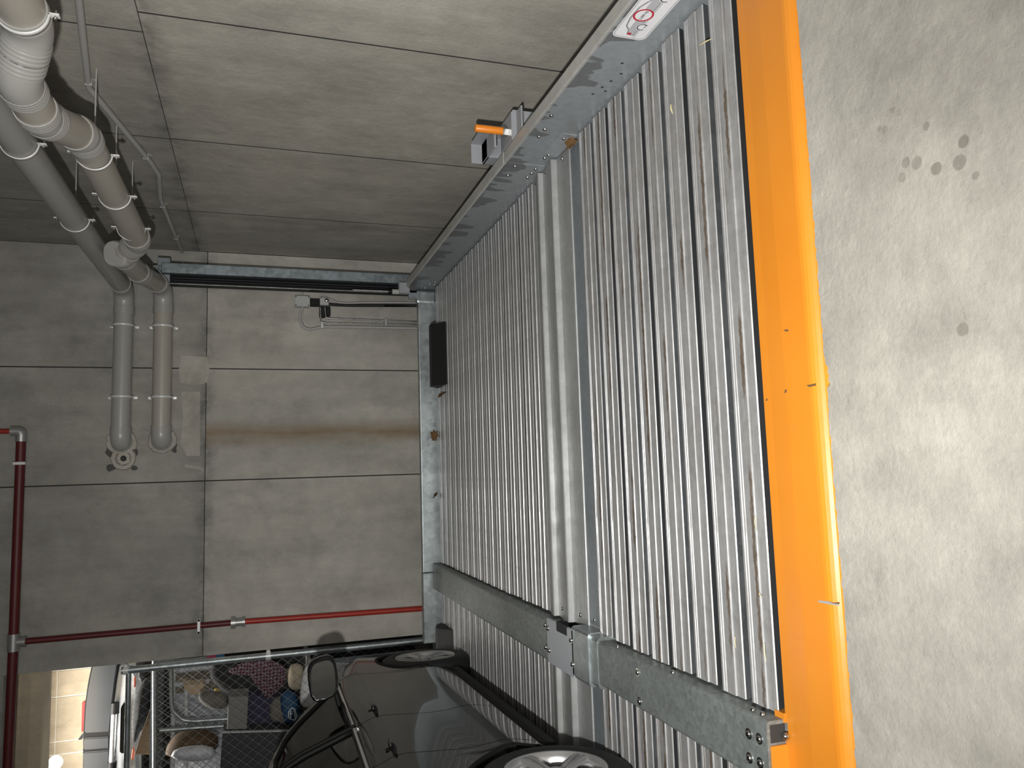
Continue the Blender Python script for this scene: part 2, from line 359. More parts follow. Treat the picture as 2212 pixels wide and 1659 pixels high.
class MB:
    """collects geometry in world (or local) coordinates, then builds ONE mesh object"""
    def __init__(s): s.v = []; s.f = []; s.mi = []; s.sm = []
    def add(s, vs, fs, mi=0, smooth=False):
        b = len(s.v); s.v += [tuple(v) for v in vs]
        s.f += [tuple(i + b for i in f) for f in fs]
        s.mi += [mi] * len(fs); s.sm += [smooth] * len(fs)
        return s
    def box(s, x0, x1, y0, y1, z0, z1, bev=0.0, mi=0, seg=1):
        bm = bmesh.new(); bmesh.ops.create_cube(bm, size=1.0)
        for v in bm.verts:
            v.co = Vector(((x0 + x1) / 2 + v.co.x * (x1 - x0), (y0 + y1) / 2 + v.co.y * (y1 - y0), (z0 + z1) / 2 + v.co.z * (z1 - z0)))
        if bev > 0: bmesh.ops.bevel(bm, geom=bm.edges[:], offset=bev, segments=seg, affect='EDGES', profile=0.6)
        s.from_bm(bm, mi); return s
    def from_bm(s, bm, mi=0, smooth=False):
        bm.verts.ensure_lookup_table(); bm.verts.index_update()
        s.add([v.co[:] for v in bm.verts], [[v.index for v in f.verts] for f in bm.faces], mi, smooth)
        bm.free(); return s
    def obox(s, c, ax, ay, az, bev=0.0, mi=0):
        """oriented box: centre and three half-axis vectors"""
        bm = bmesh.new(); bmesh.ops.create_cube(bm, size=2.0)
        c, ax, ay, az = map(Vector, (c, ax, ay, az))
        sc = (ax.length, ay.length, az.length)
        for v in bm.verts: v.co = Vector((v.co.x * sc[0], v.co.y * sc[1], v.co.z * sc[2]))
        if bev > 0: bmesh.ops.bevel(bm, geom=bm.edges[:], offset=bev, segments=1, affect='EDGES')
        R = Matrix((ax.normalized(), ay.normalized(), az.normalized())).transposed()
        for v in bm.verts: v.co = c + R @ v.co
        s.from_bm(bm, mi); return s
    def tube(s, pts, r, seg=12, caps=True, mi=0, smooth=True):
        pts = [Vector(p) for p in pts]; n = len(pts)
        rs = r if isinstance(r, (list, tuple)) else [r] * n
        tang = [(pts[min(i + 1, n - 1)] - pts[max(i - 1, 0)]).normalized() for i in range(n)]
        up = Vector((0, 0, 1)) if abs(tang[0].z) < 0.9 else Vector((1, 0, 0))
        u = tang[0].cross(up).normalized()
        vs = []
        for i in range(n):
            u = (u - tang[i] * u.dot(tang[i])).normalized(); w = tang[i].cross(u)
            for k in range(seg):
                a = 2 * PI * k / seg
                vs.append(pts[i] + (u * math.cos(a) + w * math.sin(a)) * rs[i])
        fs = []
        for i in range(n - 1):
            for k in range(seg):
                a = i * seg + k; b_ = i * seg + (k + 1) % seg
                fs.append((a, b_, b_ + seg, a + seg))
        s.add(vs, fs, mi, smooth)
        if caps:
            s.add([vs[k] for k in range(seg)], [tuple(reversed(range(seg)))], mi)
            s.add([vs[(n - 1) * seg + k] for k in range(seg)], [tuple(range(seg))], mi)
        return s
    def prism_x(s, prof, x0, x1, mi=0, caps=True, closed=True):
        """profile of (y, z) points extruded along X"""
        n = len(prof)
        vs = [(x0, y, z) for y, z in prof] + [(x1, y, z) for y, z in prof]
        fs = [(i, (i + 1) % n, (i + 1) % n + n, i + n) for i in range(n if closed else n - 1)]
        s.add(vs, fs, mi)
        if caps and closed: s.add(vs, [tuple(range(n - 1, -1, -1)), tuple(range(n, 2 * n))], mi)
        return s
    def prism_y(s, prof, y0, y1, mi=0):
        n = len(prof)
        vs = [(x, y0, z) for x, z in prof] + [(x, y1, z) for x, z in prof]
        s.add(vs, [(i, (i + 1) % n, (i + 1) % n + n, i + n) for i in range(n)], mi)
        s.add(vs, [tuple(range(n - 1, -1, -1)), tuple(range(n, 2 * n))], mi)
        return s
    def prism_z(s, prof, z0, z1, mi=0):
        n = len(prof)
        vs = [(x, y, z0) for x, y in prof] + [(x, y, z1) for x, y in prof]
        s.add(vs, [(i, (i + 1) % n, (i + 1) % n + n, i + n) for i in range(n)], mi)
        s.add(vs, [tuple(range(n - 1, -1, -1)), tuple(range(n, 2 * n))], mi)
        return s
    def dome(s, c, nrm, r, h, seg=10, mi=0):
        c = Vector(c); nrm = Vector(nrm).normalized()
        up = Vector((0, 0, 1)) if abs(nrm.z) < 0.9 else Vector((1, 0, 0))
        u = nrm.cross(up).normalized(); w = nrm.cross(u)
        rings = [(1, 0), (0.92, 0.45), (0.62, 0.85)]
        vs = []
        for rr, hh in rings:
            for k in range(seg):
                a = 2 * PI * k / seg
                vs.append(c + (u * math.cos(a) + w * math.sin(a)) * r * rr + nrm * h * hh)
        vs.append(c + nrm * h)
        fs = []
        for i in range(2):
            for k in range(seg):
                fs.append((i * seg + k, i * seg + (k + 1) % seg, (i + 1) * seg + (k + 1) % seg, (i + 1) * seg + k))
        for k in range(seg): fs.append((2 * seg + k, 2 * seg + (k + 1) % seg, 3 * seg))
        s.add(vs, fs, mi, True); return s
    def build(s, name, mat, parent=None, fixn=True):
        off = Vector((0, 0, 0)); rot = 0
        me = bpy.data.meshes.new(name)
        p = parent; offs = []
        while p is not None: offs.append(p); p = p.parent
        base = Vector((0, 0, 0))
        for q in offs: base = base + q.location     # only unrotated roots use world coordinates
        if parent is not None and LOCAL[0]: base = Vector((0, 0, 0))
        me.from_pydata([Vector(v) - base for v in s.v], [], s.f)
        if fixn:
            bm = bmesh.new(); bm.from_mesh(me)
            bmesh.ops.recalc_face_normals(bm, faces=bm.faces)
            n_ok = len(bm.faces) == len(s.f)
            bm.to_mesh(me); bm.free()
        else: n_ok = True
        mats = mat if isinstance(mat, (list, tuple)) else [mat]
        for m in mats: me.materials.append(MATS[m])
        if n_ok and len(me.polygons) == len(s.f):
            me.polygons.foreach_set('material_index', s.mi)
            me.polygons.foreach_set('use_smooth', s.sm)
        return link(name, me, None, parent)
LOCAL = [False]
def boxo(name, dims, mat, parent=None, bev=0.0):
    return MB().box(*dims, bev).build(name, mat, parent)
def struct(o): o['kind'] = 'structure'; return o

def arc_path(pts, rb, steps=8):
    """polyline with rounded corners -> list of points"""
    pts = [Vector(p) for p in pts]; out = [pts[0]]
    for i in range(1, len(pts) - 1):
        a = (pts[i - 1] - pts[i]); b_ = (pts[i + 1] - pts[i])
        la, lb = a.length, b_.length; a.normalize(); b_.normalize()
        ang = a.angle(b_)
        t = min(rb / math.tan(ang / 2), la * 0.49, lb * 0.49)
        p0 = pts[i] + a * t; p1 = pts[i] + b_ * t
        for k in range(steps + 1):
            u = k / steps
            out.append(p0 * (1 - u) ** 2 + pts[i] * 2 * u * (1 - u) + p1 * u ** 2)
    out.append(pts[-1]); return out

# ================================================================== setting
XW, YW = 2.055, 7.30
# right wall: backing slab, precast panels proud of it
wr = struct(boxo('wall_right', (XW + 0.004, XW + 0.25, -4.0, YW + 0.25, -2.0, 4.2), 'joint_dark'))
jy = [-4.0, -3.16, -1.82, -0.49, 0.85, 2.18, 3.52, 4.86, 6.19, YW]
jyu = [-4.0, -3.16, -1.82, -0.49, 0.85, 2.18, 3.68, 4.86, 6.19, YW]
for i in range(len(jy) - 1):
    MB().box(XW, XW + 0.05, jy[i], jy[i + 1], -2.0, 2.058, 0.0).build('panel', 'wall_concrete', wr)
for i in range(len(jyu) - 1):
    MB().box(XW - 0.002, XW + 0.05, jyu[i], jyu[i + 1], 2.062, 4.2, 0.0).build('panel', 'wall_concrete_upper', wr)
for i in range(1, len(jy) - 1):          # dark sealant in the panel joints
    MB().box(XW - 0.0008, XW + 0.004, jy[i] - 0.005, jy[i] + 0.005, -2.0, 2.058).build('joint_strip', 'joint_dark', wr)
    MB().box(XW - 0.0028, XW + 0.004, jyu[i] - 0.004, jyu[i] + 0.004, 2.062, 4.2).build('joint_strip', 'joint_dark', wr)
# back wall, ends at a free edge on the left
XE = -1.492
wb = struct(boxo('wall_back', (XE + 0.003, XW + 0.2, YW + 0.012, YW + 0.22, -2.0, 4.2), 'joint_dark'))
jx = [XE, -0.007, 0.985, XW]
for i in range(3):
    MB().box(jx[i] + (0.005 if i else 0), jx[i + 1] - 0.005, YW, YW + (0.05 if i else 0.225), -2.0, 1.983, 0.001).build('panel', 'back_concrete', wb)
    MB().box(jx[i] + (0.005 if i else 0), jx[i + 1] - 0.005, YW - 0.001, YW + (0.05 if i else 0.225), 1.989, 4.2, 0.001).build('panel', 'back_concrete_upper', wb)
# lintel over the opening to the storage area
struct(boxo('trim_1', (-6.0, XE - 0.002, YW + 0.02, YW + 0.32, 3.46, 4.2), 'back_concrete_upper', None, 0.004))
struct(boxo('trim_2', (-6.0, XE - 0.10, YW + 0.55, YW + 0.85, 3.30, 4.2), 'panel_wall_beige', None, 0.004))
# mortar patches along the pour joint
def patch(name, px, Y, t, mat, parent):
    pts = [ony(x, y, Y) for x, y in px]
    MB().prism_y([(p.x, p.z) for p in pts], Y - t, Y + 0.002).build(name, mat, parent)
patch('mortar_patch', [(392, 768), (447, 771), (453, 800), (449, 826), (428, 832), (390, 828), (386, 800)], YW, 0.004, 'mortar', wb)
patch('mortar_patch', [(392, 846), (432, 846), (432, 985), (404, 985), (390, 960), (395, 900)], YW, 0.004, 'mortar', wb)
patch('mortar_patch', [(399, 1003), (434, 1008), (441, 1013), (439, 1022), (433, 1014), (399, 1010)], YW, 0.005, 'mortar', wb)

# foreground slab with a chipped edge, pit below the lift, far floor, ceiling
edge = []
k = 0
x = -6.0
while x < XW:
    e = 1.806 + random.uniform(-0.003, 0.003)
    if -0.03 < x - 0.24 < 0.03: e -= 0.016 * random.uniform(0.5, 1.0)
    edge.append((x, e)); x += 0.012 if -2 < x < 2 else 0.3
edge.append((XW, 1.806))
MB().prism_z([(-6.0, -4.0)] + [(XW, -4.0)][:0] + edge + [(XW, -4.0)], -0.35, 0.0).build('floor', 'floor_concrete')
struct(bpy.data.objects['floor'])
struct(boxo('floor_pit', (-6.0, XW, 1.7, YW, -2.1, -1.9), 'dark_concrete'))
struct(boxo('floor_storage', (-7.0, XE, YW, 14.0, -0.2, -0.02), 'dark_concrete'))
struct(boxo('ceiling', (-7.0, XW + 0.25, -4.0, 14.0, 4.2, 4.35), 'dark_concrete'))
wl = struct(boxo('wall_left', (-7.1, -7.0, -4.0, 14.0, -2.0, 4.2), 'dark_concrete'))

# ================================================================== the lift platform
XR, XM0, XM1 = 1.70, -0.79, -0.985          # right beam face, middle beam sides
plat = empty('lift_platform', (0.4, 4.4, 0), 'galvanised car lift platform of ribbed steel slats with side beams and orange front edge', 'car lift')
def slat_profile(y_near, w=0.1275, gap=0.043, var=0):
    # from the near edge to the far edge, then the trough floor of the gap in front
    a = y_near
    top = [(a + 0.014, -0.045), (a, -0.004), (a + 0.003, 0.0), (a + 0.046, 0.0), (a + 0.048, 0.005), (a + 0.095, 0.005), (a + 0.097, 0.001), (a + 0.101, 0.001), (a + 0.103, 0.005),
           (a + 0.108, 0.005), (a + 0.110, 0.001), (a + 0.114, 0.001), (a + 0.116, 0.005), (a + w - 0.002, 0.005), (a + w, 0.002), (a + w, -0.06)]
    return [(a - gap, -0.06), (a - gap, -0.045)] + top
pitch = 0.1705
near_y = [2.1325 + pitch * i for i in range(8)]
far_y = [4.118 + pitch * i for i in range(16)]
def slat_mesh(x0, x1, mat, tr='shaded_trough_steel'):
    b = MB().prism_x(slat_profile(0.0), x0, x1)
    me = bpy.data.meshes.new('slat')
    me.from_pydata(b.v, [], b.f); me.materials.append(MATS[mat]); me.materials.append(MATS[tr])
    for i in (0, 1, 2): me.polygons[i].material_index = 1  # gap floor and near face coloured dark in place of their shade
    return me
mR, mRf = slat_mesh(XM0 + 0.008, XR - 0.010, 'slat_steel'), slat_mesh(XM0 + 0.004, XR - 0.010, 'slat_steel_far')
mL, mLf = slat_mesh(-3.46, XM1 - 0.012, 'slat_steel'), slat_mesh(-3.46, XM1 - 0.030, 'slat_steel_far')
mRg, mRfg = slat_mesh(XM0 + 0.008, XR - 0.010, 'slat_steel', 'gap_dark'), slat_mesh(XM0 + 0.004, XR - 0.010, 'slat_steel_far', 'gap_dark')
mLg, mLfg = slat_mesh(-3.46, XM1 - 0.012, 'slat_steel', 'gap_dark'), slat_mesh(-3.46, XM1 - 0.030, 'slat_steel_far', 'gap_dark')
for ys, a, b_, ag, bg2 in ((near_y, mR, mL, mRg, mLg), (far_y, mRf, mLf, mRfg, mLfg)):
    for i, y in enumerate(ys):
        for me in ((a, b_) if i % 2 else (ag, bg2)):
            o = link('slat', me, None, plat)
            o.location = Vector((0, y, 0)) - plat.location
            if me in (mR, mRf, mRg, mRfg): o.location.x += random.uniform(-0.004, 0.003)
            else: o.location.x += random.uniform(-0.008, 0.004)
# support under the deck keeps the pit dark
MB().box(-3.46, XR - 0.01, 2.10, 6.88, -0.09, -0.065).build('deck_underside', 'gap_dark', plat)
# the pressed hump plates in the middle of the deck
cprof = [(3.465, -0.05), (3.465, -0.012), (3.604, -0.012), (3.606, -0.005), (3.610, -0.004), (3.783, -0.004), (3.786, 0.022), (3.791, 0.027), (3.985, 0.001), (3.988, 0.024), (3.993, 0.029), (4.106, 0.004), (4.106, -0.05)]
for x0, x1 in ((XM0 + 0.004, XR - 0.008), (-3.46, XM1 - 0.02)):
    p = MB().prism_x(cprof, x0, x1).build('hump_plate', 'plate_steel', plat)
    for px, yy, zz in ((x1 - 0.03, 3.70, -0.002), (x1 - 0.03, 3.91, 0.0105), (x0 + 0.05, 3.70, -0.002), (x0 + 0.05, 3.91, 0.0105), (x1 - 0.03, 4.075, 0.010), (x0 + 0.05, 3.55, -0.012)):
        MB().dome((px, yy, zz), (0, 0, 1), 0.011, 0.007).build('bolt', 'bolt_steel', p)
for x0, x1 in ((XM0 + 0.03, XR - 0.03), (-3.46, XM1 - 0.05)):
    MB().box(x0, x1, 3.468, 3.602, -0.0125, -0.0105, 0.0008).build('cover_plate', 'beam_steel', plat)
# right side beam: web and top flange
YB0, YB1 = 1.95, 6.98
sb = MB().box(XR, XR + 0.006, YB0, YB1, -0.14, 0.247).build('side_beam', 'side_beam_steel', plat)
fp = [(XR - 0.001, 0.243), (XR + 0.003, 0.251), (XR + 0.010, 0.253), (XR + 0.066, 0.252), (XR + 0.072, 0.246), (XR + 0.072, 0.20), (XR + 0.068, 0.20), (XR + 0.066, 0.245), (XR + 0.006, 0.246), (XR + 0.001, 0.238)]
MB().prism_y(fp, YB0, 3.93).build('flange', 'flange_steel', sb)
MB().prism_y([(a, b_ + 0.003) for a, b_ in fp], 3.93, YB1).build('flange', 'flange_steel', sb)
MB().box(XR - 0.003, XR + 0.001, 3.90, 4.14, 0.02, 0.236, 0.001).build('splice_plate', 'side_beam_steel', sb)
for y, z in ((3.455, .186), (3.543, .186), (3.534, .052), (3.75, .054), (3.792, .061), (3.94, .184), (4.077, .182), (4.015, .058), (4.08, .06), (3.305, .209), (3.952, .056)):
    MB().dome((XR - 0.003, y, z), (-1, 0, 0), 0.011, 0.009).build('bolt', 'bolt_steel', sb)
for y, z in ((6.62, .10), (6.70, .075), (6.62, .045), (6.72, .03), (6.80, .13), (6.86, .09)):
    MB().dome((XR - 0.003, y, z), (-1, 0, 0), 0.009, 0.008).build('bolt', 'bolt_steel', sb)
for y, z in ((2.78, .09), (2.99, .085), (2.93, .07), (3.06, .10), (3.02, .055), (2.86, .055)):   # punched holes
    MB().dome((XR - 0.0005, y, z), (-1, 0, 0), 0.007, 0.001).build('hole', 'joint_dark', sb)
# sloping gusset by the hump
g = [(3.742, 0.088), (3.474, 0.092), (3.468, 0.0), (3.742, 0.0)]
MB().add([(XR - 0.001, 3.742, 0.088), (XR - 0.001, 3.474, 0.092), (XR - 0.012, 3.474, 0.006), (XR - 0.012, 3.742, 0.006), (XR - 0.001, 3.474, 0.0), (XR - 0.001, 3.742, 0.0)],
         [(0, 1, 2, 3), (1, 4, 2), (0, 3, 5), (2, 4, 5, 3), (0, 5, 4, 1)]).build('gusset', 'side_beam_steel', sb)
# middle beam: near and far lengths, splice plate, collar
mb = MB()
def ubeam(b, x0, x1, y0, y1, zt, r=0.012, zb=-0.09):
    p = [(x0, zb), (x0, zt - r), (x0 + r * 0.3, zt - r * 0.3), (x0 + r, zt), (x1 - r, zt), (x1 - r * 0.3, zt - r * 0.3), (x1, zt - r), (x1, zb)]
    b.prism_y(p, y0, y1); return b
mbo = ubeam(MB(), XM1, XM0, 2.105, 3.38, 0.066).build('middle_beam', 'middle_beam_steel', plat)
far = ubeam(MB(), -1.025, -0.80, 3.93, 6.88, 0.066, 0.016).build('middle_beam', 'middle_beam_steel', plat)
col = MB(); ubeam(col, -1.015, -0.770, 3.43, 3.63, 0.078, 0.014); ubeam(col, -1.005, -0.775, 3.345, 3.435, 0.070, 0.020)
col.build('collar', 'frame_steel', mbo)
spl = MB().box(-1.017, -0.79, 3.615, 3.975, 0.060, 0.078, 0.002).build('splice_plate', 'grey_plate_paint', mbo)
MB().box(-0.83, -0.785, 3.69, 3.83, 0.070, 0.0795).build('slot', 'gap_dark', mbo)
for px, py, zz in ((1378, 1452, .066), (1382, 1515, .066), (1618, 1585, .066), (1641, 1596, .066), (1620, 1637, .066), (1643, 1648, .066),
               (1184, 1357, .078), (1187, 1405, .078), (1234, 1383, .078), (1237, 1435, .078), (1178, 1350, .068), (1179, 1398, .068)):
    p = onz(px, py, zz)
    w = MB().tube([(p.x, p.y, zz - 0.001), (p.x, p.y, zz + 0.0025)], 0.017, 12)
    w.dome((p.x, p.y, zz + 0.002), (0, 0, 1), 0.0115, 0.009, 10)
    w.build('bolt', 'bolt_steel', mbo)
for y in (2.165, 2.215, 2.72, 3.20):
    MB().dome((XM0 + 0.001, y, 0.035), (1, 0, 0), 0.009, 0.010).build('bolt', 'bolt_steel', mbo)
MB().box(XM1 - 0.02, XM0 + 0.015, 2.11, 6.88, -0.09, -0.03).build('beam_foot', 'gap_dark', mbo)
# rear cross frame
rf = MB().box(-0.885, 1.655, 6.93, 7.01, -0.06, 0.140, 0.006, 0, 2).build('rear_frame', 'frame_steel', plat)
MB().box(-1.50, -0.889, 6.935, 7.01, -0.06, 0.143, 0.004).build('rear_frame', 'frame_steel', plat)
MB().box(-3.5, -1.50, 6.96, 7.01, -0.06, 0.05, 0.004).build('rear_frame', 'frame_steel', plat)
MB().box(1.57, 1.690, 6.925, 7.005, -0.03, 0.155, 0.02, 0, 2).build('corner_shoe', 'frame_steel', rf)
for xx in (1.60, 1.63, 1.66): MB().dome((xx, 6.924, 0.135), (0, -1, 0), 0.006, 0.006).build('bolt', 'bolt_steel', rf)
# orange front edge, folded and rounded into the gap before the slab
def front_edge(x0, x1, y_in, name='front_edge'):
    pr = [(y_in, -0.06), (y_in, -0.002), (y_in - 0.002, 0.0), (2.06, 0.0), (1.98, 0.004), (1.885, 0.004)]
    for i in range(7):
        a = PI / 2 + i / 6 * PI / 2
        pr.append((1.872 + 0.045 * math.cos(a), -0.041 + 0.045 * math.sin(a)))
    pr += [(1.827, -0.16), (1.835, -0.16), (1.835, -0.06)]
    return MB().prism_x(pr, x0, x1).build(name, 'orange_paint', plat)
front_edge(XM0 + 0.018, XR + 0.2, 2.100)
front_edge(XM0 + 0.018 - 0.072, XM0 + 0.018, 2.092)
fe = front_edge(-3.5, XM0 + 0.018 - 0.072, 2.098)
MB().box(-3.4, -0.855, 2.098, 2.165, -0.05, -0.001).build('front_lip', 'orange_paint', plat)
MB().box(-0.80, -0.772, 2.10, 2.145, -0.05, 0.004).build('front_lip', 'orange_paint', plat)
MB().box(XM1 + 0.002, -0.862, 2.096, 2.1045, -0.04, 0.058, 0.001).build('end_plate', 'orange_paint', fe)
MB().box(-0.855, XM0 - 0.012, 2.1035, 2.1045, 0.0, 0.054).build('slot', 'joint_dark', fe)
MB().dome((-0.835, 2.09, 0.006), (0, 0, 1), 0.012, 0.016).build('bolt', 'bolt_steel', fe)
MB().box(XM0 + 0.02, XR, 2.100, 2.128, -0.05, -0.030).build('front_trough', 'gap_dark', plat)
for poly, mt in (([(1768, 1297), (1790, 1299), (1800, 1303), (1812, 1304), (1812, 1308), (1795, 1306), (1780, 1303), (1768, 1301)], 'bracket_paint'),
                 ([(1692, 713), (1701, 711), (1704, 714), (1700, 717), (1696, 715)], 'leaf_brown'), ([(1742, 832), (1762, 829), (1762, 833), (1748, 836)], 'leaf_brown'),
                 ([(1696, 842), (1700, 841), (1699, 848), (1694, 849)], 'leaf_brown'), ([(1655, 862), (1658, 862), (1657, 866), (1654, 866)], 'leaf_brown')):
    q = [onz(px, py, 0.004) for px, py in poly]
    MB().prism_z([(p.x, p.y) for p in q], 0.0035, 0.0046).build('paint_scar', mt, fe)
# load plate sticker on the side beam: outline of a car, weight limit ring, wheel loads
def sticker():
    Xs = XR - 0.0012
    b = MB()
    def quadstrip(poly, mi, dx):          # filled polygon facing the deck
        b.add([(Xs - dx, y, z) for y, z in poly], [tuple(range(len(poly)))], mi)
    def rrect(y0, y1, z0, z1, r):
        out = []
        for cy_, cz_, a0 in ((y1 - r, z1 - r, 0), (y0 + r, z1 - r, 90), (y0 + r, z0 + r, 180), (y1 - r, z0 + r, 270)):
            for k in range(6):
                a = math.radians(a0 + k * 18); out.append((cy_ + r * math.cos(a), cz_ + r * math.sin(a)))
        return out
    y0, y1, z0, z1 = 2.165, 2.600, 0.083, 0.230
    quadstrip(rrect(y0, y1, z0, z1, 0.028), 0, 0.0)
    def line(poly, w, mi, dx, closed=True):
        n = len(poly)
        for i in range(n if closed else n - 1):
            p, q = Vector((poly[i][0], poly[i][1])), Vector((poly[(i + 1) % n][0], poly[(i + 1) % n][1]))
            d = (q - p)
            if d.length < 1e-6: continue
            d.normalize(); nn = Vector((-d.y, d.x)) * w
            quadstrip([(p - nn)[:], (q - nn)[:], (q + nn)[:], (p + nn)[:]], mi, dx)
    line(rrect(y0 + 0.008, y1 - 0.008, z0 + 0.006, z1 - 0.006, 0.022), 0.0008, 3, 0.0003)
    # the car silhouette, nose out of frame
    body = [(2.575, 0.152), (2.572, 0.172), (2.545, 0.178), (2.520, 0.200), (2.470, 0.210), (2.40, 0.208), (2.365, 0.195), (2.335, 0.178), (2.25, 0.170), (2.20, 0.160), (2.195, 0.142), (2.575, 0.142)]
    quadstrip(body, 1, 0.0004)
    line(body, 0.0011, 3, 0.0006)
    line([(2.59, 0.135), (2.185, 0.135)], 0.0009, 3, 0.0006, False)
    win = [(2.535, 0.180), (2.515, 0.196), (2.470, 0.203), (2.40, 0.201), (2.365, 0.188), (2.345, 0.180)]
    quadstrip(win, 0, 0.0006)
    def disc(cy_, cz_, r, mi, dx, seg=28):
        quadstrip([(cy_ + r * math.cos(2 * PI * k / seg), cz_ + r * math.sin(2 * PI * k / seg)) for k in range(seg)], mi, dx)
    def ring(cy_, cz_, r0, r1, mi, dx, a0=0, a1=360, seg=40):
        for k in range(seg):
            a, c_ = math.radians(a0 + (a1 - a0) * k / seg), math.radians(a0 + (a1 - a0) * (k + 1) / seg)
            quadstrip([(cy_ + r0 * math.cos(a), cz_ + r0 * math.sin(a)), (cy_ + r1 * math.cos(a), cz_ + r1 * math.sin(a)),
                       (cy_ + r1 * math.cos(c_), cz_ + r1 * math.sin(c_)), (cy_ + r0 * math.cos(c_), cz_ + r0 * math.sin(c_))], mi, dx)
    disc(2.440, 0.168, 0.040, 0, 0.0008); ring(2.440, 0.168, 0.032, 0.040, 2, 0.0010)
    for cy_ in (2.513, 2.325):
        disc(cy_, 0.136, 0.024, 0, 0.0009); ring(cy_, 0.136, 0.0165, 0.021, 3, 0.0011, -40, 230)
    quadstrip([(2.574, 0.156), (2.560, 0.156), (2.560, 0.172), (2.574, 0.172)], 2, 0.0009)
    o = b.build('load_sticker', ['sticker_white', 'sticker_grey', 'sticker_red', 'sticker_ink'], sb, fixn=False)
    o['label'] = 'white sticker with car outline and 2.000 kg in a red ring'
    def txt(s, y, z, size):
        cu = bpy.data.curves.new('t', 'FONT'); cu.body = s; cu.size = size; cu.align_x = 'CENTER'; cu.align_y = 'CENTER'
        cu.offset = size * 0.012
        t = bpy.data.objects.new('t', cu); C.objects.link(t)
        bpy.context.view_layer.update()
        me = bpy.data.meshes.new_from_object(t.evaluated_get(bpy.context.evaluated_depsgraph_get()))
        bpy.data.objects.remove(t)
        for v in me.vertices:            # text runs toward the camera side of the beam, top is up
            v.co = Vector((Xs - 0.0014, y - v.co.x, z + v.co.y)) - plat.location
        me.materials.clear(); me.materials.append(MATS['sticker_ink'])
        link('lettering', me, None, sb)
    txt('2.000 kg', 2.440, 0.168, 0.0165)
    txt('500 kg', 2.505, 0.126, 0.0085); txt('500 kg', 2.317, 0.126, 0.0085)
sticker()

# rubber wheel stops at the rear of each bay
def wheel_stop(x0, x1, y0, label):
    pr = [(y0, 0.0065), (y0 + 0.13, 0.108), (y0 + 0.22, 0.108), (y0 + 0.34, 0.0065)]
    o = MB().prism_x(pr, x0, x1).build('wheel_stop', 'black_rubber')
    tag(o, label, 'wheel stop', 'rubber wheel stops')
wheel_stop(0.755, 1.300, 6.42, 'black rubber wheel stop lying on the empty bay near the rear frame')
wheel_stop(-1.90, -1.30, 6.40, 'black rubber wheel stop in front of the black car front tyre')

# ================================================================== orange pin bracket beside the side beam
pb = empty('pin_bracket', (1.87, 3.95, 0.10), 'grey bolted bracket with an orange upright pin between side beam and wall', 'bracket')
b = MB(); b.box(1.80, 1.92, 4.085, 4.20, 0.06, 0.30, 0.004); b.box(1.80, 1.92, 3.945, 4.20, 0.288, 0.30); b.box(1.915, 1.925, 3.945, 4.20, 0.20, 0.365, 0.002); b.box(1.80, 1.92, 4.19, 4.20, 0.06, 0.365, 0.002)
b.build('channel', 'bracket_paint', pb)
b = MB(); b.box(1.79, 1.95, 3.80, 4.00, 0.232, 0.244, 0.003)
b.add([(1.79, 3.80, 0.236), (1.79, 4.0, 0.236), (1.79, 3.80, 0.06), (1.79, 4.0, 0.06), (1.80, 3.80, 0.236), (1.80, 4.0, 0.236), (1.80, 3.80, 0.06), (1.80, 4.0, 0.06)],
      [(0, 1, 3, 2), (4, 5, 7, 6), (0, 4, 5, 1), (2, 3, 7, 6), (0, 2, 6, 4), (1, 5, 7, 3)])
b.box(1.80, 1.96, 3.80, 3.812, 0.06, 0.236, 0.002); b.box(1.80, 1.96, 3.988, 4.0, 0.06, 0.236, 0.002); b.box(1.80, 1.95, 3.72, 3.80, 0.205, 0.215, 0.002)
b.build('seat_plate', 'bracket_paint', pb)
b = MB().tube([(1.87, 3.885, 0.244), (1.87, 3.885, 0.272)], 0.031, 6, smooth=False).build('nut', 'bolt_steel', pb)
MB().tube([(1.87, 3.885, 0.272), (1.87, 3.885, 0.420), (1.87, 3.885, 0.427)], [0.021, 0.021, 0.017], 18).build('pin', 'orange_pin', pb)

# ================================================================== guide column in the corner
gc = empty('guide_column', (1.78, 7.05, -1.9), 'galvanised lift guide column standing in the rear right corner', 'column')
MB().box(1.765, 1.856, 7.005, 7.07, -1.9, 2.335, 0.004).build('rail', 'column_steel', gc)
b = MB(); b.box(1.765, 1.775, 7.07, 7.16, -1.9, 2.32); b.box(1.684, 1.694, 7.06, 7.16, -1.9, 2.30, 0.002); b.box(1.684, 1.775, 7.15, 7.16, -1.9, 2.30)
b.build('channel', 'gap_dark', gc)
MB().box(1.684, 1.690, 7.052, 7.062, -1.9, 2.30).build('channel_lip', 'bright_steel', gc)
MB().tube([(1.728, 7.10, -1.9), (1.728, 7.10, 2.28)], 0.014, 8).build('chain', 'black_plastic', gc)
MB().box(1.835, 1.905, 7.03, 7.10, 2.27, 2.37, 0.003).build('head_bracket', 'beam_steel', gc)
MB().box(1.69, 1.76, 7.03, 7.10, 2.27, 2.33, 0.003).build('head_bracket', 'beam_steel', gc)
for xx, zz in ((1.80, 2.375), (1.81, 2.35), (1.815, 2.395)):
    MB().dome((xx, 7.004, zz), (0, -1, 0), 0.010, 0.010).build('bolt', 'bolt_steel', gc)
MB().box(1.785, 1.83, 7.01, 7.05, 2.335, 2.41, 0.003).build('head_plate', 'beam_steel', gc)
MB().tube([(1.80, 7.0, 2.36), (1.70, 6.98, 2.31), (1.66, 6.98, 2.27)], 0.010, 8).build('stay', 'beam_steel', gc)
ls = empty('limit_switch', (1.66, 6.93, 0.20), 'grey limit switch block with a thin upright rod at the platform rear corner', 'switch')
MB().box(1.645, 1.750, 6.88, 6.95, 0.225, 0.325, 0.006).build('body', 'bracket_paint', ls)
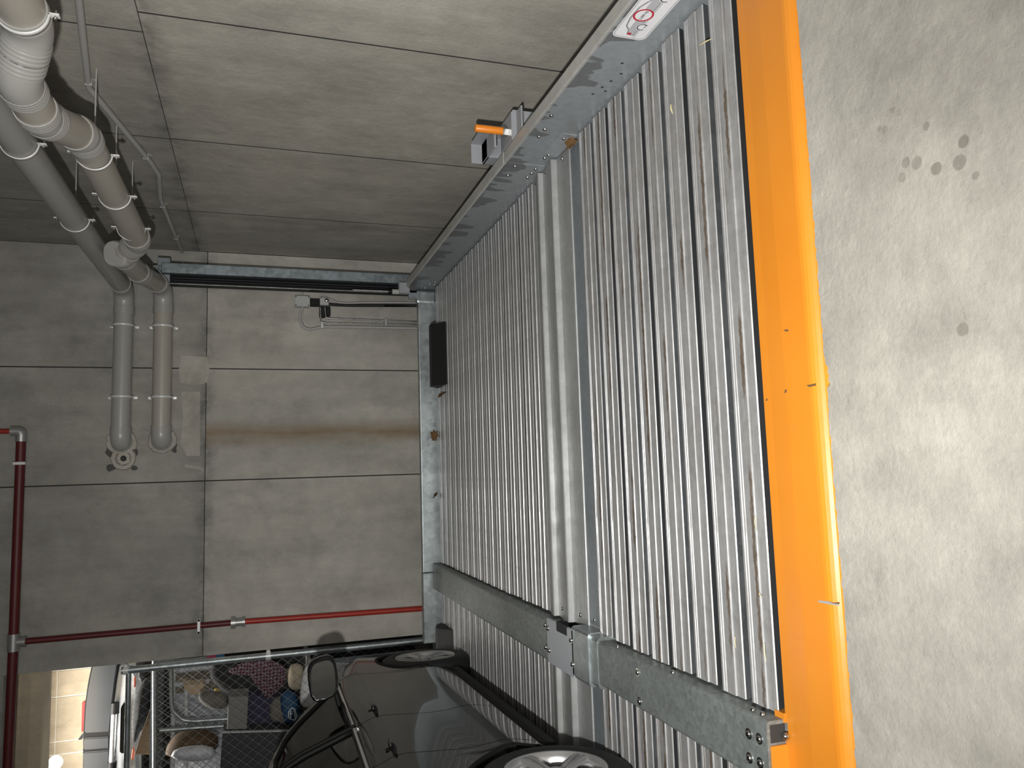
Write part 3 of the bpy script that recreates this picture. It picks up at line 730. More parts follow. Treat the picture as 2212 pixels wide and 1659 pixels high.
MB().tube([(1.665, 6.92, 0.325), (1.665, 6.92, 0.385)], 0.024, 12).build('gland', 'box_grey', ls)
MB().tube([(1.665, 6.92, 0.385), (1.665, 6.92, 0.42)], 0.026, 12).build('collar', 'black_plastic', ls)
MB().tube([(1.665, 6.92, 0.42), (1.665, 6.92, 0.74)], 0.009, 8).build('rod', 'tube_steel', ls)
MB().box(1.60, 1.66, 6.90, 6.93, 0.13, 0.235, 0.003).build('mount', 'beam_steel', ls)
for xx, zz in ((1.640, .30), (1.645, .27), (1.615, .20), (1.605, .175)):
    MB().dome((xx, 6.885, zz), (0, -1, 0), 0.007, 0.008).build('bolt', 'bolt_steel', ls)

# ================================================================== drain pipes
RP = 0.076
def pipe_run(root, pts, r, rb, mats, ring_at=()):
    pts = [Vector(p) for p in pts]
    cuts = []
    n = len(pts); starts = [pts[0]]
    for i in range(1, n - 1):
        a = (pts[i - 1] - pts[i]); b_ = (pts[i + 1] - pts[i]); la, lb = a.length, b_.length
        a.normalize(); b_.normalize(); ang = a.angle(b_)
        t = min(rb / math.tan(ang / 2), la * 0.42, lb * 0.42)
        p0, p1 = pts[i] + a * t, pts[i] + b_ * t
        arc = [p0 * (1 - u) ** 2 + pts[i] * 2 * u * (1 - u) + p1 * u ** 2 for u in [k / 10 for k in range(11)]]
        cuts.append((p0, arc, p1, a, b_))
    prev = pts[0]
    for (p0, arc, p1, a, b_) in cuts:
        MB().tube([prev, p0], r, 28).build('pipe_section', mats[0], root)
        e = MB().tube(arc, r * 1.045, 28).build('elbow', mats[1], root)
        for q, d in ((p0, a), (p1, b_)):         # sockets with three raised rings
            s = MB(); s.tube([q - d * 0.005, q + d * 0.062], r * 1.075, 28)
            for k in (0.012, 0.030, 0.048):
                s.tube([q + d * (k - 0.006), q + d * k, q + d * (k + 0.006)], [r * 1.07, r * 1.115, r * 1.07], 28, caps=False)
            s.build('socket', mats[1], e)
        prev = p1
    MB().tube([prev, pts[-1]], r, 28).build('pipe_section', mats[0], root)

def strap(root, c, axis, out, r, ear, wall_d):
    """half-round saddle: c pipe centre, axis along the pipe, out away from the wall; ears up and down"""
    c, axis, out = Vector(c), Vector(axis).normalized(), Vector(out).normalized()
    up = Vector((0, 0, 1))
    b = MB(); w = 0.011; t = 0.005
    prev = None; seg = 16
    vs = []
    for k in range(seg + 1):
        a = -PI / 2 + PI * k / seg
        d = out * math.cos(a) + up * math.sin(a)
        for rr in (r + 0.001, r + 0.001 + t):
            for ww in (-w, w): vs.append(c + d * rr + axis * ww)
    fs = []
    for k in range(seg):
        i, j = 4 * k, 4 * (k + 1)
        fs += [(i, i + 1, j + 1, j), (i + 2, j + 2, j + 3, i + 3), (i, j, j + 2, i + 2), (i + 1, i + 3, j + 3, j + 1)]
    b.add(vs, fs, 0, True)
    if wall_d > 0.05: off = 0.0
    else: off = -r + 0.004
    for sgn in (-1, 1):
        b.obox(c + up * sgn * (r + 0.016) + out * off, axis * w, out * 0.0035, up * 0.019)
        if off: b.obox(c + up * sgn * (r + 0.003) + out * (off / 2), axis * w, out * (abs(off) / 2), up * 0.003)
    o = b.build('clamp', 'clamp_white', root)
    for sgn in (-1, 1):
        p = c + up * sgn * (r + 0.022) + out * off
        s = MB().tube([p + out * 0.016, p - out * 0.018 if wall_d > 0.05 else p - out * 0.004], 0.0045, 8)
        s.tube([p + out * 0.002, p + out * 0.010], 0.009, 6, smooth=False)
        s.build('bolt', 'bolt_steel', o)
    if wall_d > 0.05:
        q_ = MB()
        q_.tube([c - out * (r + 0.004), c - out * (wall_d + 0.004)], 0.004, 8)
        q_.build('stand_off', 'conduit_grey', o)

p2 = empty('drain_pipe', (1.6, 7.2, 2.33), 'lower grey plastic drain pipe with several bends and ringed sockets', 'pipe', 'grey drain pipes under the ceiling')
pipe_run(p2, [(1.616, 1.3, 2.318), (1.616, 2.96, 2.322), (1.50, 3.14, 2.405), (1.50, 3.46, 2.402), (1.616, 3.88, 2.335), (1.600, 5.53, 2.312), (1.553, 5.76, 2.445), (1.605, 6.42, 2.425), (1.690, 7.205, 2.337), (0.352, 7.205, 2.335), (0.345, 7.31, 2.335)][:9] + [(0.352, 7.205, 2.335), (0.345, 7.34, 2.335)], RP, 0.16, ('pipe_pvc_warm', 'pipe_pvc'))
MB().tube([(1.556, 5.74, 2.43), (1.545, 5.655, 2.475), (1.543, 5.65, 2.478)], [RP * 1.12, RP * 1.16, RP * 1.05], 28).build('cleanout_cap', 'pipe_pvc', p2)
for y in (2.86, 4.09, 4.68, 5.28): strap(p2, (1.612, y, 2.322), (0, 1, 0), (-1, 0, 0), RP + 0.003, 0.03, XW - 1.612)
for x in (1.338, 0.720): strap(p2, (x, 7.205, 2.336), (1, 0, 0), (0, -1, 0), RP + 0.003, 0.03, 0.01)
# green maker's strip on the pipe
gm = MB(); gm.tube([(1.539 + 0.004, 4.90, 2.312), (1.539 + 0.004, 5.14, 2.312)], 0.010, 6)
gm.build('label_strip', 'green_label', p2)
p1 = empty('drain_pipe', (1.6, 7.2, 2.64), 'upper grey plastic drain pipe running straight to the rear corner', 'pipe', 'grey drain pipes under the ceiling')
pipe_run(p1, [(1.612, 1.3, 2.635), (1.655, 7.205, 2.645), (0.346, 7.205, 2.648), (0.340, 7.34, 2.648)], RP, 0.16, ('pipe_pvc', 'pipe_pvc'))
for y in (4.08, 5.26): strap(p1, (1.632 + (y - 4) * 0.007, y, 2.638), (0, 1, 0), (-1, 0, 0), RP + 0.003, 0.03, XW - 1.64)
for x in (1.338, 0.722): strap(p1, (x, 7.205, 2.647), (1, 0, 0), (0, -1, 0), RP + 0.003, 0.03, 0.01)
# mortar rings where the pipes enter the wall, and a plugged sleeve beside them
def ring_patch(c, r0, r1, name, label, wob=0.012, depth=0.02, mat='mortar'):
    seg = 30; b = MB(); vs = []
    for k in range(seg):
        a = 2 * PI * k / seg; ro = r1 + random.uniform(-wob, wob)
        d = (math.cos(a), math.sin(a))
        vs += [(c[0] + d[0] * r0, YW - depth, c[2] + d[1] * r0), (c[0] + d[0] * ro, YW - depth, c[2] + d[1] * ro), (c[0] + d[0] * (ro + 0.008), YW, c[2] + d[1] * (ro + 0.008)), (c[0] + d[0] * r0, YW, c[2] + d[1] * r0)]
    fs = []
    for k in range(seg):
        i, j = 4 * k, 4 * ((k + 1) % seg)
        fs += [(i, i + 1, j + 1, j), (i + 1, i + 2, j + 2, j + 1), (i + 3, i, j, j + 3)]
    return b.add(vs, fs).build(name, mat, wb)
ring_patch((0.345, 0, 2.648), 0.082, 0.112, 'pipe_collar', '')
ring_patch((0.348, 0, 2.335), 0.082, 0.110, 'pipe_collar', '')
ring_patch((0.205, 0, 2.632), 0.062, 0.092, 'pipe_collar', '', 0.004, 0.03)
ring_patch((0.205, 0, 2.632), 0.025, 0.052, 'sleeve_plug', '', 0.008, 0.018)
ring_patch((0.200, 0, 2.640), 0.004, 0.024, 'sleeve_plug', '', 0.006, 0.004, 'joint_dark')
for (cx_, cz_, rx, rz) in ((0.265, 2.745, 0.05, 0.04), (0.13, 2.73, 0.035, 0.05), (0.26, 2.55, 0.05, 0.03), (0.12, 2.55, 0.03, 0.03), (0.29, 2.24, 0.06, 0.03), (0.44, 2.62, 0.02, 0.05)):
    pts = [(cx_ + rx * math.cos(a) * random.uniform(.6, 1.1), cz_ + rz * math.sin(a) * random.uniform(.6, 1.1)) for a in [2 * PI * k / 11 for k in range(11)]]
    MB().prism_y(pts, YW - 0.003, YW + 0.002).build('chipped_spot', 'dark_concrete', wb)

# ================================================================== conduits, junction box, valve and tubes
cd = empty('conduit', (2.03, 5.0, 2.2), 'thin grey electrical conduit clipped along the right wall below the drain pipes', 'conduit')
pth = [(2.034, 2.2, 2.11), (2.034, 3.46, 2.278), (2.034, 4.258, 2.388), (2.034, 5.214, 2.21), (2.034, 5.42, 2.185), (2.034, 5.9, 2.228), (2.034, 6.6, 2.215), (2.034, 7.27, 2.20)]
MB().tube(arc_path(pth, 0.12), 0.0165, 12).build('tube', 'conduit_grey', cd)
for y, z in ((4.20, 2.377), (5.13, 2.226), (6.05, 2.226), (6.85, 2.209)):
    s = MB().box(2.016, 2.056, y - 0.006, y + 0.006, z - 0.0175, z + 0.0175, 0.002); s.dome((2.05, y, z - 0.026), (-1, 0, 0), 0.006, 0.006); s.build('clip', 'conduit_grey', cd)
cd2 = empty('conduit', (1.77, 7.27, 1.2), 'thin grey conduit dropping down the rear wall to the junction box', 'conduit')
q = [(1.95, 7.27, 2.20), (1.80, 7.27, 2.14), (1.772, 7.27, 2.08), (1.772, 7.27, 1.29), (1.762, 7.265, 1.20), (1.72, 7.26, 1.165), (1.655, 7.26, 1.163)]
MB().tube(arc_path(q, 0.08), 0.0115, 10).build('tube', 'conduit_grey', cd2)
MB().box(1.75, 1.795, 7.25, 7.30, 2.00, 2.02, 0.003).build('clip', 'clamp_white', cd2)
MB().box(1.75, 1.795, 7.25, 7.30, 1.31, 1.325, 0.003).build('clip', 'clamp_white', cd2)
jb = empty('junction_box', (1.61, 7.25, 1.10), 'square grey plastic junction box screwed to the rear wall', 'box')
MB().box(1.562, 1.660, 7.225, 7.30, 1.098, 1.232, 0.006).build('body', 'box_grey', jb)
MB().box(1.560, 1.662, 7.212, 7.226, 1.096, 1.234, 0.004).build('lid', 'box_grey', jb)
for sx in (1.572, 1.650):
    for sz in (1.108, 1.222): MB().dome((sx, 7.212, sz), (0, -1, 0), 0.006, 0.002).build('screw', 'black_plastic', jb)
def pz(x, y, Y=7.26): return ony(x, y, Y)
cd3 = empty('conduit', (1.45, 7.27, 0.0), 'looping grey conduit from under the junction box down behind the rear frame', 'conduit')
q = [pz(654, 663), pz(650, 675), pz(647, 690), pz(655, 707), pz(670, 712), pz(683, 709), pz(697, 706), pz(760, 706.5), pz(925, 709.5)]
MB().tube(arc_path(q, 0.06), [0.0135] * 57 if False else 0.0135, 10).build('tube', 'conduit_grey', cd3)
MB().box(1.37, 1.425, 7.245, 7.30, 0.975, 0.995, 0.003).build('clip', 'clamp_white', cd3)
vb = empty('hydraulic_valve', (1.61, 7.25, 0.93), 'small dark hydraulic valve block with a square coil under the junction box', 'valve')
a_, c_ = pz(690, 646), pz(709, 662)
MB().box(c_.x, a_.x, 7.20, 7.29, c_.z, a_.z, 0.004).build('coil', 'box_grey', vb)
MB().dome(((a_.x + c_.x) / 2 + 0.01, 7.199, (a_.z + c_.z) / 2 - 0.02), (0, -1, 0), 0.020, 0.010).build('nut', 'bolt_steel', vb)
MB().box(1.575, 1.64, 7.22, 7.29, a_.z, 1.095, 0.004).build('block', 'black_plastic', vb)
MB().tube([(1.60, 7.235, a_.z), (1.60, 7.235, 1.08)], 0.012, 8).build('fitting', 'galv_fitting', vb)
MB().tube([(1.625, 7.235, a_.z + 0.01), (1.625, 7.235, 1.07)], 0.009, 8).build('fitting', 'galv_fitting', vb)
MB().box(1.47, 1.575, 7.24, 7.285, 0.955, 1.01, 0.006).build('elbow_block', 'black_plastic', vb)
MB().box(1.485, 1.575, 7.235, 7.28, 0.91, 0.95, 0.006).build('elbow_block', 'black_plastic', vb)
t_ = empty('hydraulic_tube', (1.46, 7.25, 0.0), 'thin bright steel hydraulic tube nearer the valve on the rear wall', 'tube', 'hydraulic tubes on the rear wall')
MB().tube(arc_path([pz(702, 664, 7.24), pz(704, 686, 7.24), pz(711, 687.5, 7.24), pz(925, 696, 7.24)], 0.02), 0.0065, 8).build('tube', 'tube_steel', t_)
MB().tube([pz(706, 687.3, 7.24), pz(712, 687.6, 7.24)], 0.012, 6).build('nut', 'galv_fitting', t_)
t_ = empty('hydraulic_tube', (1.42, 7.25, 0.0), 'thin bright steel hydraulic tube beside the straight grey conduit', 'tube', 'hydraulic tubes on the rear wall')
MB().tube(arc_path([pz(692, 664, 7.24), pz(693, 696, 7.24), pz(702, 697.5, 7.24), pz(925, 702, 7.24)], 0.02), 0.0065, 8).build('tube', 'tube_steel', t_)
MB().tube([pz(696, 697.2, 7.24), pz(702, 697.6, 7.24)], 0.012, 6).build('nut', 'galv_fitting', t_)
tag(MB().box(1.405, 1.478, 7.225, 7.30, 0.385, 0.405, 0.004).build('tube_clamp', 'box_grey'), 'small grey clamp block holding two hydraulic tubes to the rear wall', 'clamp')
h_ = empty('hydraulic_hose', (1.6, 7.25, 0.0), 'thick black hydraulic hose running down from the valve', 'hose')
MB().tube(arc_path([pz(709, 657), pz(722, 658.5), pz(760, 660), pz(830, 660), pz(925, 660.5)], 0.05), 0.014, 10).build('hose', 'black_rubber', h_)
MB().tube([pz(709, 657.5), pz(724, 658.5)], 0.012, 8).build('ferrule', 'galv_fitting', h_)
tag(MB().tube(arc_path([pz(688, 650), pz(692, 643), pz(700, 642), pz(712, 646), pz(728, 653), pz(745, 655), pz(800, 653.5), pz(925, 653.5)], 0.05), 0.010, 8).build('cable', 'conduit_grey'), 'grey cable arching over the valve and tied to the black hose', 'cable')

# ================================================================== red sprinkler pipe
rp = empty('sprinkler_pipe', (-1.23, 7.25, 0.0), 'red painted sprinkler pipe crossing the top of the rear wall with a drop leg', 'pipe')
YR = 7.24
MB().tube([(0.435, YR, 3.385), (-1.19, YR, 3.383)], 0.036, 18).build('main_pipe', 'red_dark', rp)
MB().tube([(-1.28, YR, 3.383), (-4.2, YR, 3.40)], 0.036, 18).build('main_pipe', 'red_dark', rp)
MB().tube([(-1.232, YR, 3.33), (-1.226, YR, 1.74)], 0.024, 16).build('drop_pipe', 'red_dark', rp)
MB().tube([(-1.226, YR, 1.66), (-1.252, YR, -0.3)], 0.024, 16).build('drop_pipe', 'red_paint', rp)
e = MB().tube([(-1.165, YR, 3.383), (-1.30, YR, 3.383)], 0.044, 16); e.tube([(-1.232, YR, 3.383), (-1.232, YR, 3.30)], 0.038, 16); e.tube([(-1.232, YR, 3.315), (-1.232, YR, 3.295)], 0.044, 16)
e.build('tee', 'galv_fitting', rp)
e = MB().tube(arc_path([(0.36, YR, 3.385), (0.445, YR, 3.385), (0.445, YR, 3.46)], 0.05), 0.042, 16)
e.build('elbow', 'galv_fitting', rp)
MB().tube([(0.445, YR, 3.46), (0.445, YR, 4.19)], 0.020, 14).build('riser', 'red_paint', rp)
e = MB().tube([(-1.227, YR, 1.76), (-1.227, YR, 1.725)], 0.050, 16); e.tube([(-1.227, YR, 1.725), (-1.226, YR, 1.66)], 0.034, 12); e.tube([(-1.226, YR, 1.67), (-1.226, YR, 1.645)], 0.042, 12)
e.build('union', 'galv_fitting', rp)
for (x, z) in ((-1.228, 2.015),):
    s = MB().box(x - 0.062, x + 0.062, 7.205, 7.30, z - 0.013, z + 0.013, 0.004); s.build('clamp', 'clamp_white', rp)
    for sx in (-0.05, 0.05): MB().dome((x + sx, 7.204, z), (0, -1, 0), 0.010, 0.006).build('screw', 'black_plastic', rp)
s = MB().box(0.17, 0.195, 7.198, 7.30, 3.34, 3.43, 0.004).build('clamp', 'clamp_white', rp)

# ================================================================== chain-link fence and what is stored behind it
def chain_link(x0, x1, z0, z1, Y, p, r, slope=1.25):
    """two families of zig-zag wires; every wire a thin square rod"""
    b = MB()
    h = z1 - z0; run = h / slope
    def rod(a, c):
        a, c = Vector(a), Vector(c); d = (c - a).normalized(); n1 = Vector((0, 1, 0)); n2 = d.cross(n1)
        vs = []
        for q in (a, c):
            for k in range(3):
                an = 2 * PI * k / 3; vs.append(q + (n1 * math.cos(an) + n2 * math.sin(an)) * r)
        b.add(vs, [(0, 1, 4, 3), (1, 2, 5, 4), (2, 0, 3, 5)])
    for sg in (1, -1):
        s0 = x0 - run
        while s0 < x1 + run:
            xa, za, xb_, zb_ = (s0, z0, s0 + run, z1) if sg > 0 else (s0, z1, s0 + run, z0)
            # clip to the panel
            t0 = max(0, (x0 - xa) / run); t1 = min(1, (x1 - xa) / run)
            if t1 > t0 + 1e-4:
                rod((xa + run * t0, Y + sg * r, za + (zb_ - za) * t0), (xa + run * t1, Y + sg * r, za + (zb_ - za) * t1))
            s0 += p
    return b
YF = 7.36
fn = empty('chain_link_fence', (-1.555, YF, -0.02), 'galvanised chain-link fence with round posts across the opening beside the rear wall', 'fence')
MB().tube([(-1.558, YF, -0.02), (-1.558, YF, 2.62)], 0.030, 16).build('post', 'frame_steel', fn)
MB().tube([(-1.53, YF, 2.565), (-4.6, YF, 2.565)], 0.022, 14).build('top_rail', 'frame_steel', fn)
MB().tube([(-3.9, YF, -0.02), (-3.9, YF, 2.62)], 0.030, 14).build('post', 'frame_steel', fn)
for z in (2.585, 1.45):
    s = MB().tube([(-1.558, YF, z - 0.02), (-1.558, YF, z + 0.02)], 0.036, 14); s.box(-1.53, -1.505, YF - 0.025, YF + 0.025, z - 0.015, z + 0.015, 0.003); s.build('clip', 'clamp_white', fn)
m_ = chain_link(-4.6, -1.56, 0.02, 2.55, YF + 0.02, 0.078, 0.0012).build('wire_mesh', 'middle_beam_steel', fn)
m_['kind'] = 'stuff'

# cage partition further back, at right angles and parallel
YC = 8.35
cg = empty('storage_cage', (-2.0, YC, -0.02), 'storage cage of bright tube frames and mesh beyond the front fence', 'cage')
def pp(x, y, Y): return ony(x, y, Y)
a0, a1 = pp(334, 1420, YC), pp(334, 1700, YC)
for rx in (a0.x - 0.05, a1.x):
    MB().tube([(rx, YC, a0.z), (rx, 9.3, a0.z)], 0.018, 10).build('roof_rail', 'frame_steel', cg)
    MB().tube([(rx, YC, a0.z), (rx, YC, -0.02)], 0.020, 10).build('post', 'frame_steel', cg)
    MB().tube([(rx, 9.3, a0.z), (rx, 9.3, -0.02)], 0.020, 10).build('post', 'frame_steel', cg)
MB().box(a1.x, a0.x - 0.05, YC, 9.3, a0.z + 0.012, a0.z + 0.03).build('roof_sheet', 'frame_steel', cg)
MB().tube([a0, a1], 0.022, 12).build('top_rail', 'frame_steel', cg)
q = [pp(600, 1545, YC), pp(420, 1558, YC), pp(395, 1556, YC), pp(372, 1535, YC), pp(370, 1510, YC), pp(369, 1440, YC), pp(385, 1418, YC), pp(450, 1408, YC), pp(520, 1400, YC)]
MB().tube(arc_path(q, 0.12), 0.020, 12).build('gate_frame', 'frame_steel', cg)
MB().tube([pp(345, 1578, YC), pp(600, 1560, YC)], 0.022, 12).build('gate_post', 'frame_steel', cg)
mm = chain_link(a1.x - 0.3, a0.x + 0.3, 0.1, a0.z, YC + 0.03, 0.085, 0.0022).build('wire_mesh', 'bright_steel', cg); mm['kind'] = 'stuff'

def lump(name, px, Y, depth, mat, label, cat, group=None, puff=0.5, sub=2, wrinkle=0.01, parent=None):
    """a soft thing: its outline at its own distance, given body: rounded front and back"""
    pts = [ony(x, y, Y) for x, y in px]
    cx = sum(p.x for p in pts) / len(pts); cz = sum(p.z for p in pts) / len(pts)
    n = len(pts); b = MB(); rings = []
    prof = [(-1.0, 0.45), (-0.85, 0.75), (-0.5, 0.95), (0.0, 1.0), (0.5, 0.95), (0.85, 0.75), (1.0, 0.45)]
    if puff < 0.3: prof = [(-1.0, 0.95), (-0.94, 1.0), (0.94, 1.0), (1.0, 0.95)]
    vs = []
    for (t, sc) in prof:
        for p in pts:
            w = random.uniform(-wrinkle, wrinkle)
            vs.append((cx + (p.x - cx) * (sc + w), Y + depth / 2 + t * depth / 2, cz + (p.z - cz) * (sc + w)))
    fs = []
    for i in range(len(prof) - 1):
        for k in range(n): fs.append((i * n + k, i * n + (k + 1) % n, (i + 1) * n + (k + 1) % n, (i + 1) * n + k))
    m = len(vs); vs.append((cx, Y - (0.12 * depth if puff >= 0.3 else 0), cz)); vs.append((cx, Y + depth, cz))
    for k in range(n):
        fs.append((k, m, (k + 1) % n)); fs.append(((len(prof) - 1) * n + k, (len(prof) - 1) * n + (k + 1) % n, m + 1))
    b.add(vs, fs, 0, puff >= 0.3)
    o = b.build(name, mat, parent)
    if puff >= 0.3:
        sm = o.modifiers.new('s', 'SUBSURF'); sm.levels = sm.render_levels = 1
    if label: tag(o, label, cat, group)
    return o
Z2 = lambda X, Y: (260 + X / 6.9125, 1390 + Y / 6.9125)
Z3 = lambda X, Y: (400 + X / 6.9125, 1419 + Y / 6.9125)
def zz(f, *pts): return [f(*p) for p in pts]
bg_ = lump('board_bag', zz(Z2, (400, 535), (470, 580), (478, 660), (465, 830), (420, 1030), (330, 1250), (230, 1480), (150, 1640), (130, 1300), (150, 950), (210, 750), (300, 600)), 8.42, 0.30, 'cloth_black', 'long dark oval board bag lying on the storage cage roof', 'bag')
lump('strap', zz(Z2, (195, 490), (235, 480), (225, 680), (190, 690)), 8.40, 0.05, 'mesh_orange', None, None, parent=bg_)  # orange net scrap, attached to the bag as its part
lump('strap', zz(Z2, (170, 1570), (215, 1530), (200, 1760), (150, 1780)), 8.40, 0.05, 'mesh_orange', None, None, parent=bg_)  # second net scrap, likewise joined to the bag
lump('wicker_mat', zz(Z2, (470, 900), (505, 960), (500, 1320), (480, 1660), (210, 1660), (290, 1400), (380, 1160)), 8.74, 0.10, 'basket_brown', 'woven brown mat standing on the cage roof behind the dark board bag', 'mat', puff=0.1)
# table hidden low behind the car carries the heap
tz = ony(660, 1540, 7.8).z; tx0, tx1 = ony(660, 1562, 7.58).x, ony(660, 1425, 7.58).x
tb = empty('work_table', ((tx0 + tx1) / 2, 7.9, -0.02), 'plain grey table behind the fence under the heap of stored things', 'table')
MB().box(tx0, tx1, 7.58, 8.25, tz - 0.04, tz - 0.002, 0.005).build('top', 'box_grey_felt', tb)
for sx in (tx0 + 0.05, tx1 - 0.05):
    for sy in (7.63, 8.20): MB().box(sx - 0.02, sx + 0.02, sy - 0.02, sy + 0.02, -0.02, tz - 0.04).build('leg', 'frame_steel', tb)
lump('sack', zz(Z2, (1130, 800), (1250, 760), (1420, 790), (1606, 800), (1612, 920), (1606, 1030), (1380, 1030), (1230, 960), (1150, 880)), 7.62, 0.25, 'sack_grey', 'rolled grey-brown cloth sack on top of the grey felt box', 'sack')
lump('felt_box', zz(Z2, (1615, 805), (1912, 790), (1890, 1285), (1590, 1290)), 7.62, 0.30, 'box_grey_felt', 'light grey felt storage box under the rolled sack', 'box', puff=0.1, wrinkle=0.003)
lump('purple_box', zz(Z3, (950, 575), (1190, 600), (1785, 590), (1770, 1075), (925, 1075)), 7.85, 0.16, 'box_purple', 'dark purple storage box under the grey felt box', 'box', puff=0.1, wrinkle=0.003)
cbn = lump('cabinet', zz(Z3, (560, 1142), (1880, 1108), (1900, 1190), (3300, 1190), (3300, 1900), (500, 1900)), 7.55, 0.28, 'box_charcoal', 'charcoal cabinet with a pale front edge left of the grey felt box', 'cabinet', puff=0.1, wrinkle=0.002)
lump('edge_strip', zz(Z3, (560, 1118), (1900, 1085), (1900, 1108), (560, 1142)), 7.545, 0.03, 'box_grey', None, None, puff=0.1, wrinkle=0.0, parent=cbn)
lump('jacket', zz(Z3, (400, 110), (620, 80), (900, 150), (1300, 250), (1780, 500), (1780, 590), (950, 590), (620, 590), (500, 500), (330, 320), (370, 220)), 8.02, 0.16, 'cloth_black', 'dark jacket heaped beside the rolled sack', 'jacket')
lump('plaid_blanket', zz(Z3, (590, 250), (700, 180), (850, 110), (950, 60), (1150, 45), (1380, 90), (1500, 160), (1540, 300), (1500, 480), (1330, 590), (1240, 720), (1130, 560), (1020, 380), (920, 240), (740, 285)), 7.62, 0.14, 'plaid', 'crumpled maroon plaid blanket hanging over the stored things', 'blanket', wrinkle=0.03)
lump('cushion', zz(Z3, (1550, 125), (1700, 120), (1785, 150), (1785, 300), (1785, 480), (1650, 570), (1520, 480), (1540, 300)), 7.80, 0.16, 'cloth_cream', 'cream cushion between plaid blanket and white bag', 'cushion')
lump('plastic_bag', zz(Z3, (1785, 150), (1900, 130), (2120, 80), (2220, 100), (3300, 150), (3300, 700), (2000, 720), (1720, 860), (1690, 650), (1740, 400)), 7.41, 0.16, 'bag_white', 'crumpled white plastic bag behind the black car mirror', 'bag', wrinkle=0.05)
bb = lump('blue_bag', zz(Z3, (1410, 640), (1450, 540), (1540, 510), (1640, 560), (1690, 650), (1735, 850), (1735, 960), (1540, 1060), (1470, 960), (1430, 800)), 7.585, 0.12, 'bag_blue', 'dark blue drawstring bag with a white line drawing of a car', 'bag')
def bagline(pts, closed=False):
    q = [ony(*Z3(*p), 7.565) for p in pts]
    if closed: q.append(q[0])
    MB().tube(q, 0.0045, 6).build('print', 'print_white', bb)
bagline([(1595, 760), (1545, 820), (1540, 870), (1560, 925), (1640, 945), (1670, 900), (1640, 780)], True)
bagline([(1630, 775), (1645, 940)]); bagline([(1560, 850), (1600, 850)]); bagline([(1575, 810), (1575, 930)])
lump('grey_cushion', zz(Z3, (1260, 700), (1350, 620), (1430, 610), (1600, 700), (1770, 900), (1770, 1010), (1270, 1015), (1250, 900)), 7.71, 0.13, 'sack_grey', 'grey cushion in front of the purple box beside the blue bag', 'cushion')
lump('wicker_basket', zz(Z2, (640, 1640), (750, 1470), (900, 1390), (1200, 1370), (1500, 1390), (1480, 1800), (600, 1800)), 8.02, 0.30, 'basket_brown', 'round brown wicker basket at the left frame edge behind the fence', 'basket')
lump('foil_sheet', zz(Z2, (760, 1620), (1000, 1560), (1450, 1540), (1470, 1800), (700, 1800)), 7.75, 0.12, 'foil_white', 'crumpled silvery sheet in front of the wicker basket', 'sheet', wrinkle=0.08)
lump('yellow_pack', zz(Z2, (1390, 690), (1440, 680), (1480, 740), (1590, 795), (1480, 805), (1400, 770)), 7.90, 0.10, 'card_yellow', 'small yellow packet above the grey-brown sack', 'packet')
# added black panel for the dark void by the wall edge, a printed carton on it
lk = empty('void_panel', (-1.7, 8.15, -0.02), 'tall black panel added for the dark void beside the rear wall edge', 'void_panel')
lt = ony(486, 1400, 8.25).z; lx = ony(700, 1437, 8.25).x
MB().box(lx, -1.30, 8.272, 8.32, -0.02, lt, 0.006).build('body', 'cloth_black', lk)
MB().box(lx + 0.006, -1.306, 8.256, 8.272, 0.02, lt - 0.01, 0.004).build('void_front', 'cloth_black', lk)
pc_ = lump('printed_carton', zz(Z2, (1290, 210), (1540, 130), (1556, 130), (1556, 225), (1290, 235)), 8.27, 0.05, 'print_pink', 'pink and blue printed carton on the added black panel beside the wall edge', 'carton', puff=0.1)
lump('blue_carton', zz(Z2, (1430, 160), (1550, 145), (1550, 210), (1430, 220)), 8.266, 0.03, 'print_blue', None, None, puff=0.1, parent=pc_)  # blue carton merged into the printed one as its part
# bright metal shelf unit inside the cage
tc_ = lump('tan_carton', zz(Z2, (930, 630), (1240, 600), (1260, 760), (1060, 770), (980, 720)), 8.46, 0.2, 'card_tan', 'tan cardboard carton on the bright cage shelf', 'carton', puff=0.1)
sh = empty('shelf_unit', (-2.1, 8.8, -0.02), 'bright white metal shelf unit loaded with cartons inside the cage', 'shelf')
for (xa, ya, xb_, yb_) in ((375, 1440, 372, 1680), (402, 1485, 401, 1680)):
    a, c = pp(xa, ya, 8.75), pp(xb_, yb_, 8.75); MB().tube([a, c], 0.022, 10).build('rail', 'bag_white', sh)
for (xa, ya, xb_, yb_) in ((378, 1450, 458, 1441), (378, 1480, 452, 1472), (395, 1558, 520, 1548), (378, 1600, 520, 1585)):
    a, c = pp(xa, ya, 8.75), pp(xb_, yb_, 8.75); MB().tube([a, c], 0.026, 10).build('post', 'foil_white', sh)
a, c = pp(375, 1500, 8.95), pp(520, 1680, 8.95)
MB().box(c.x, a.x, 8.95, 9.0, c.z, a.z, 0.01).build('back_sheet', 'foil_white', sh)
mm = chain_link(c.x - 0.2, a.x, c.z - 0.3, a.z, 8.90, 0.06, 0.004).build('wire_mesh', 'bright_steel', sh); mm['kind'] = 'stuff'
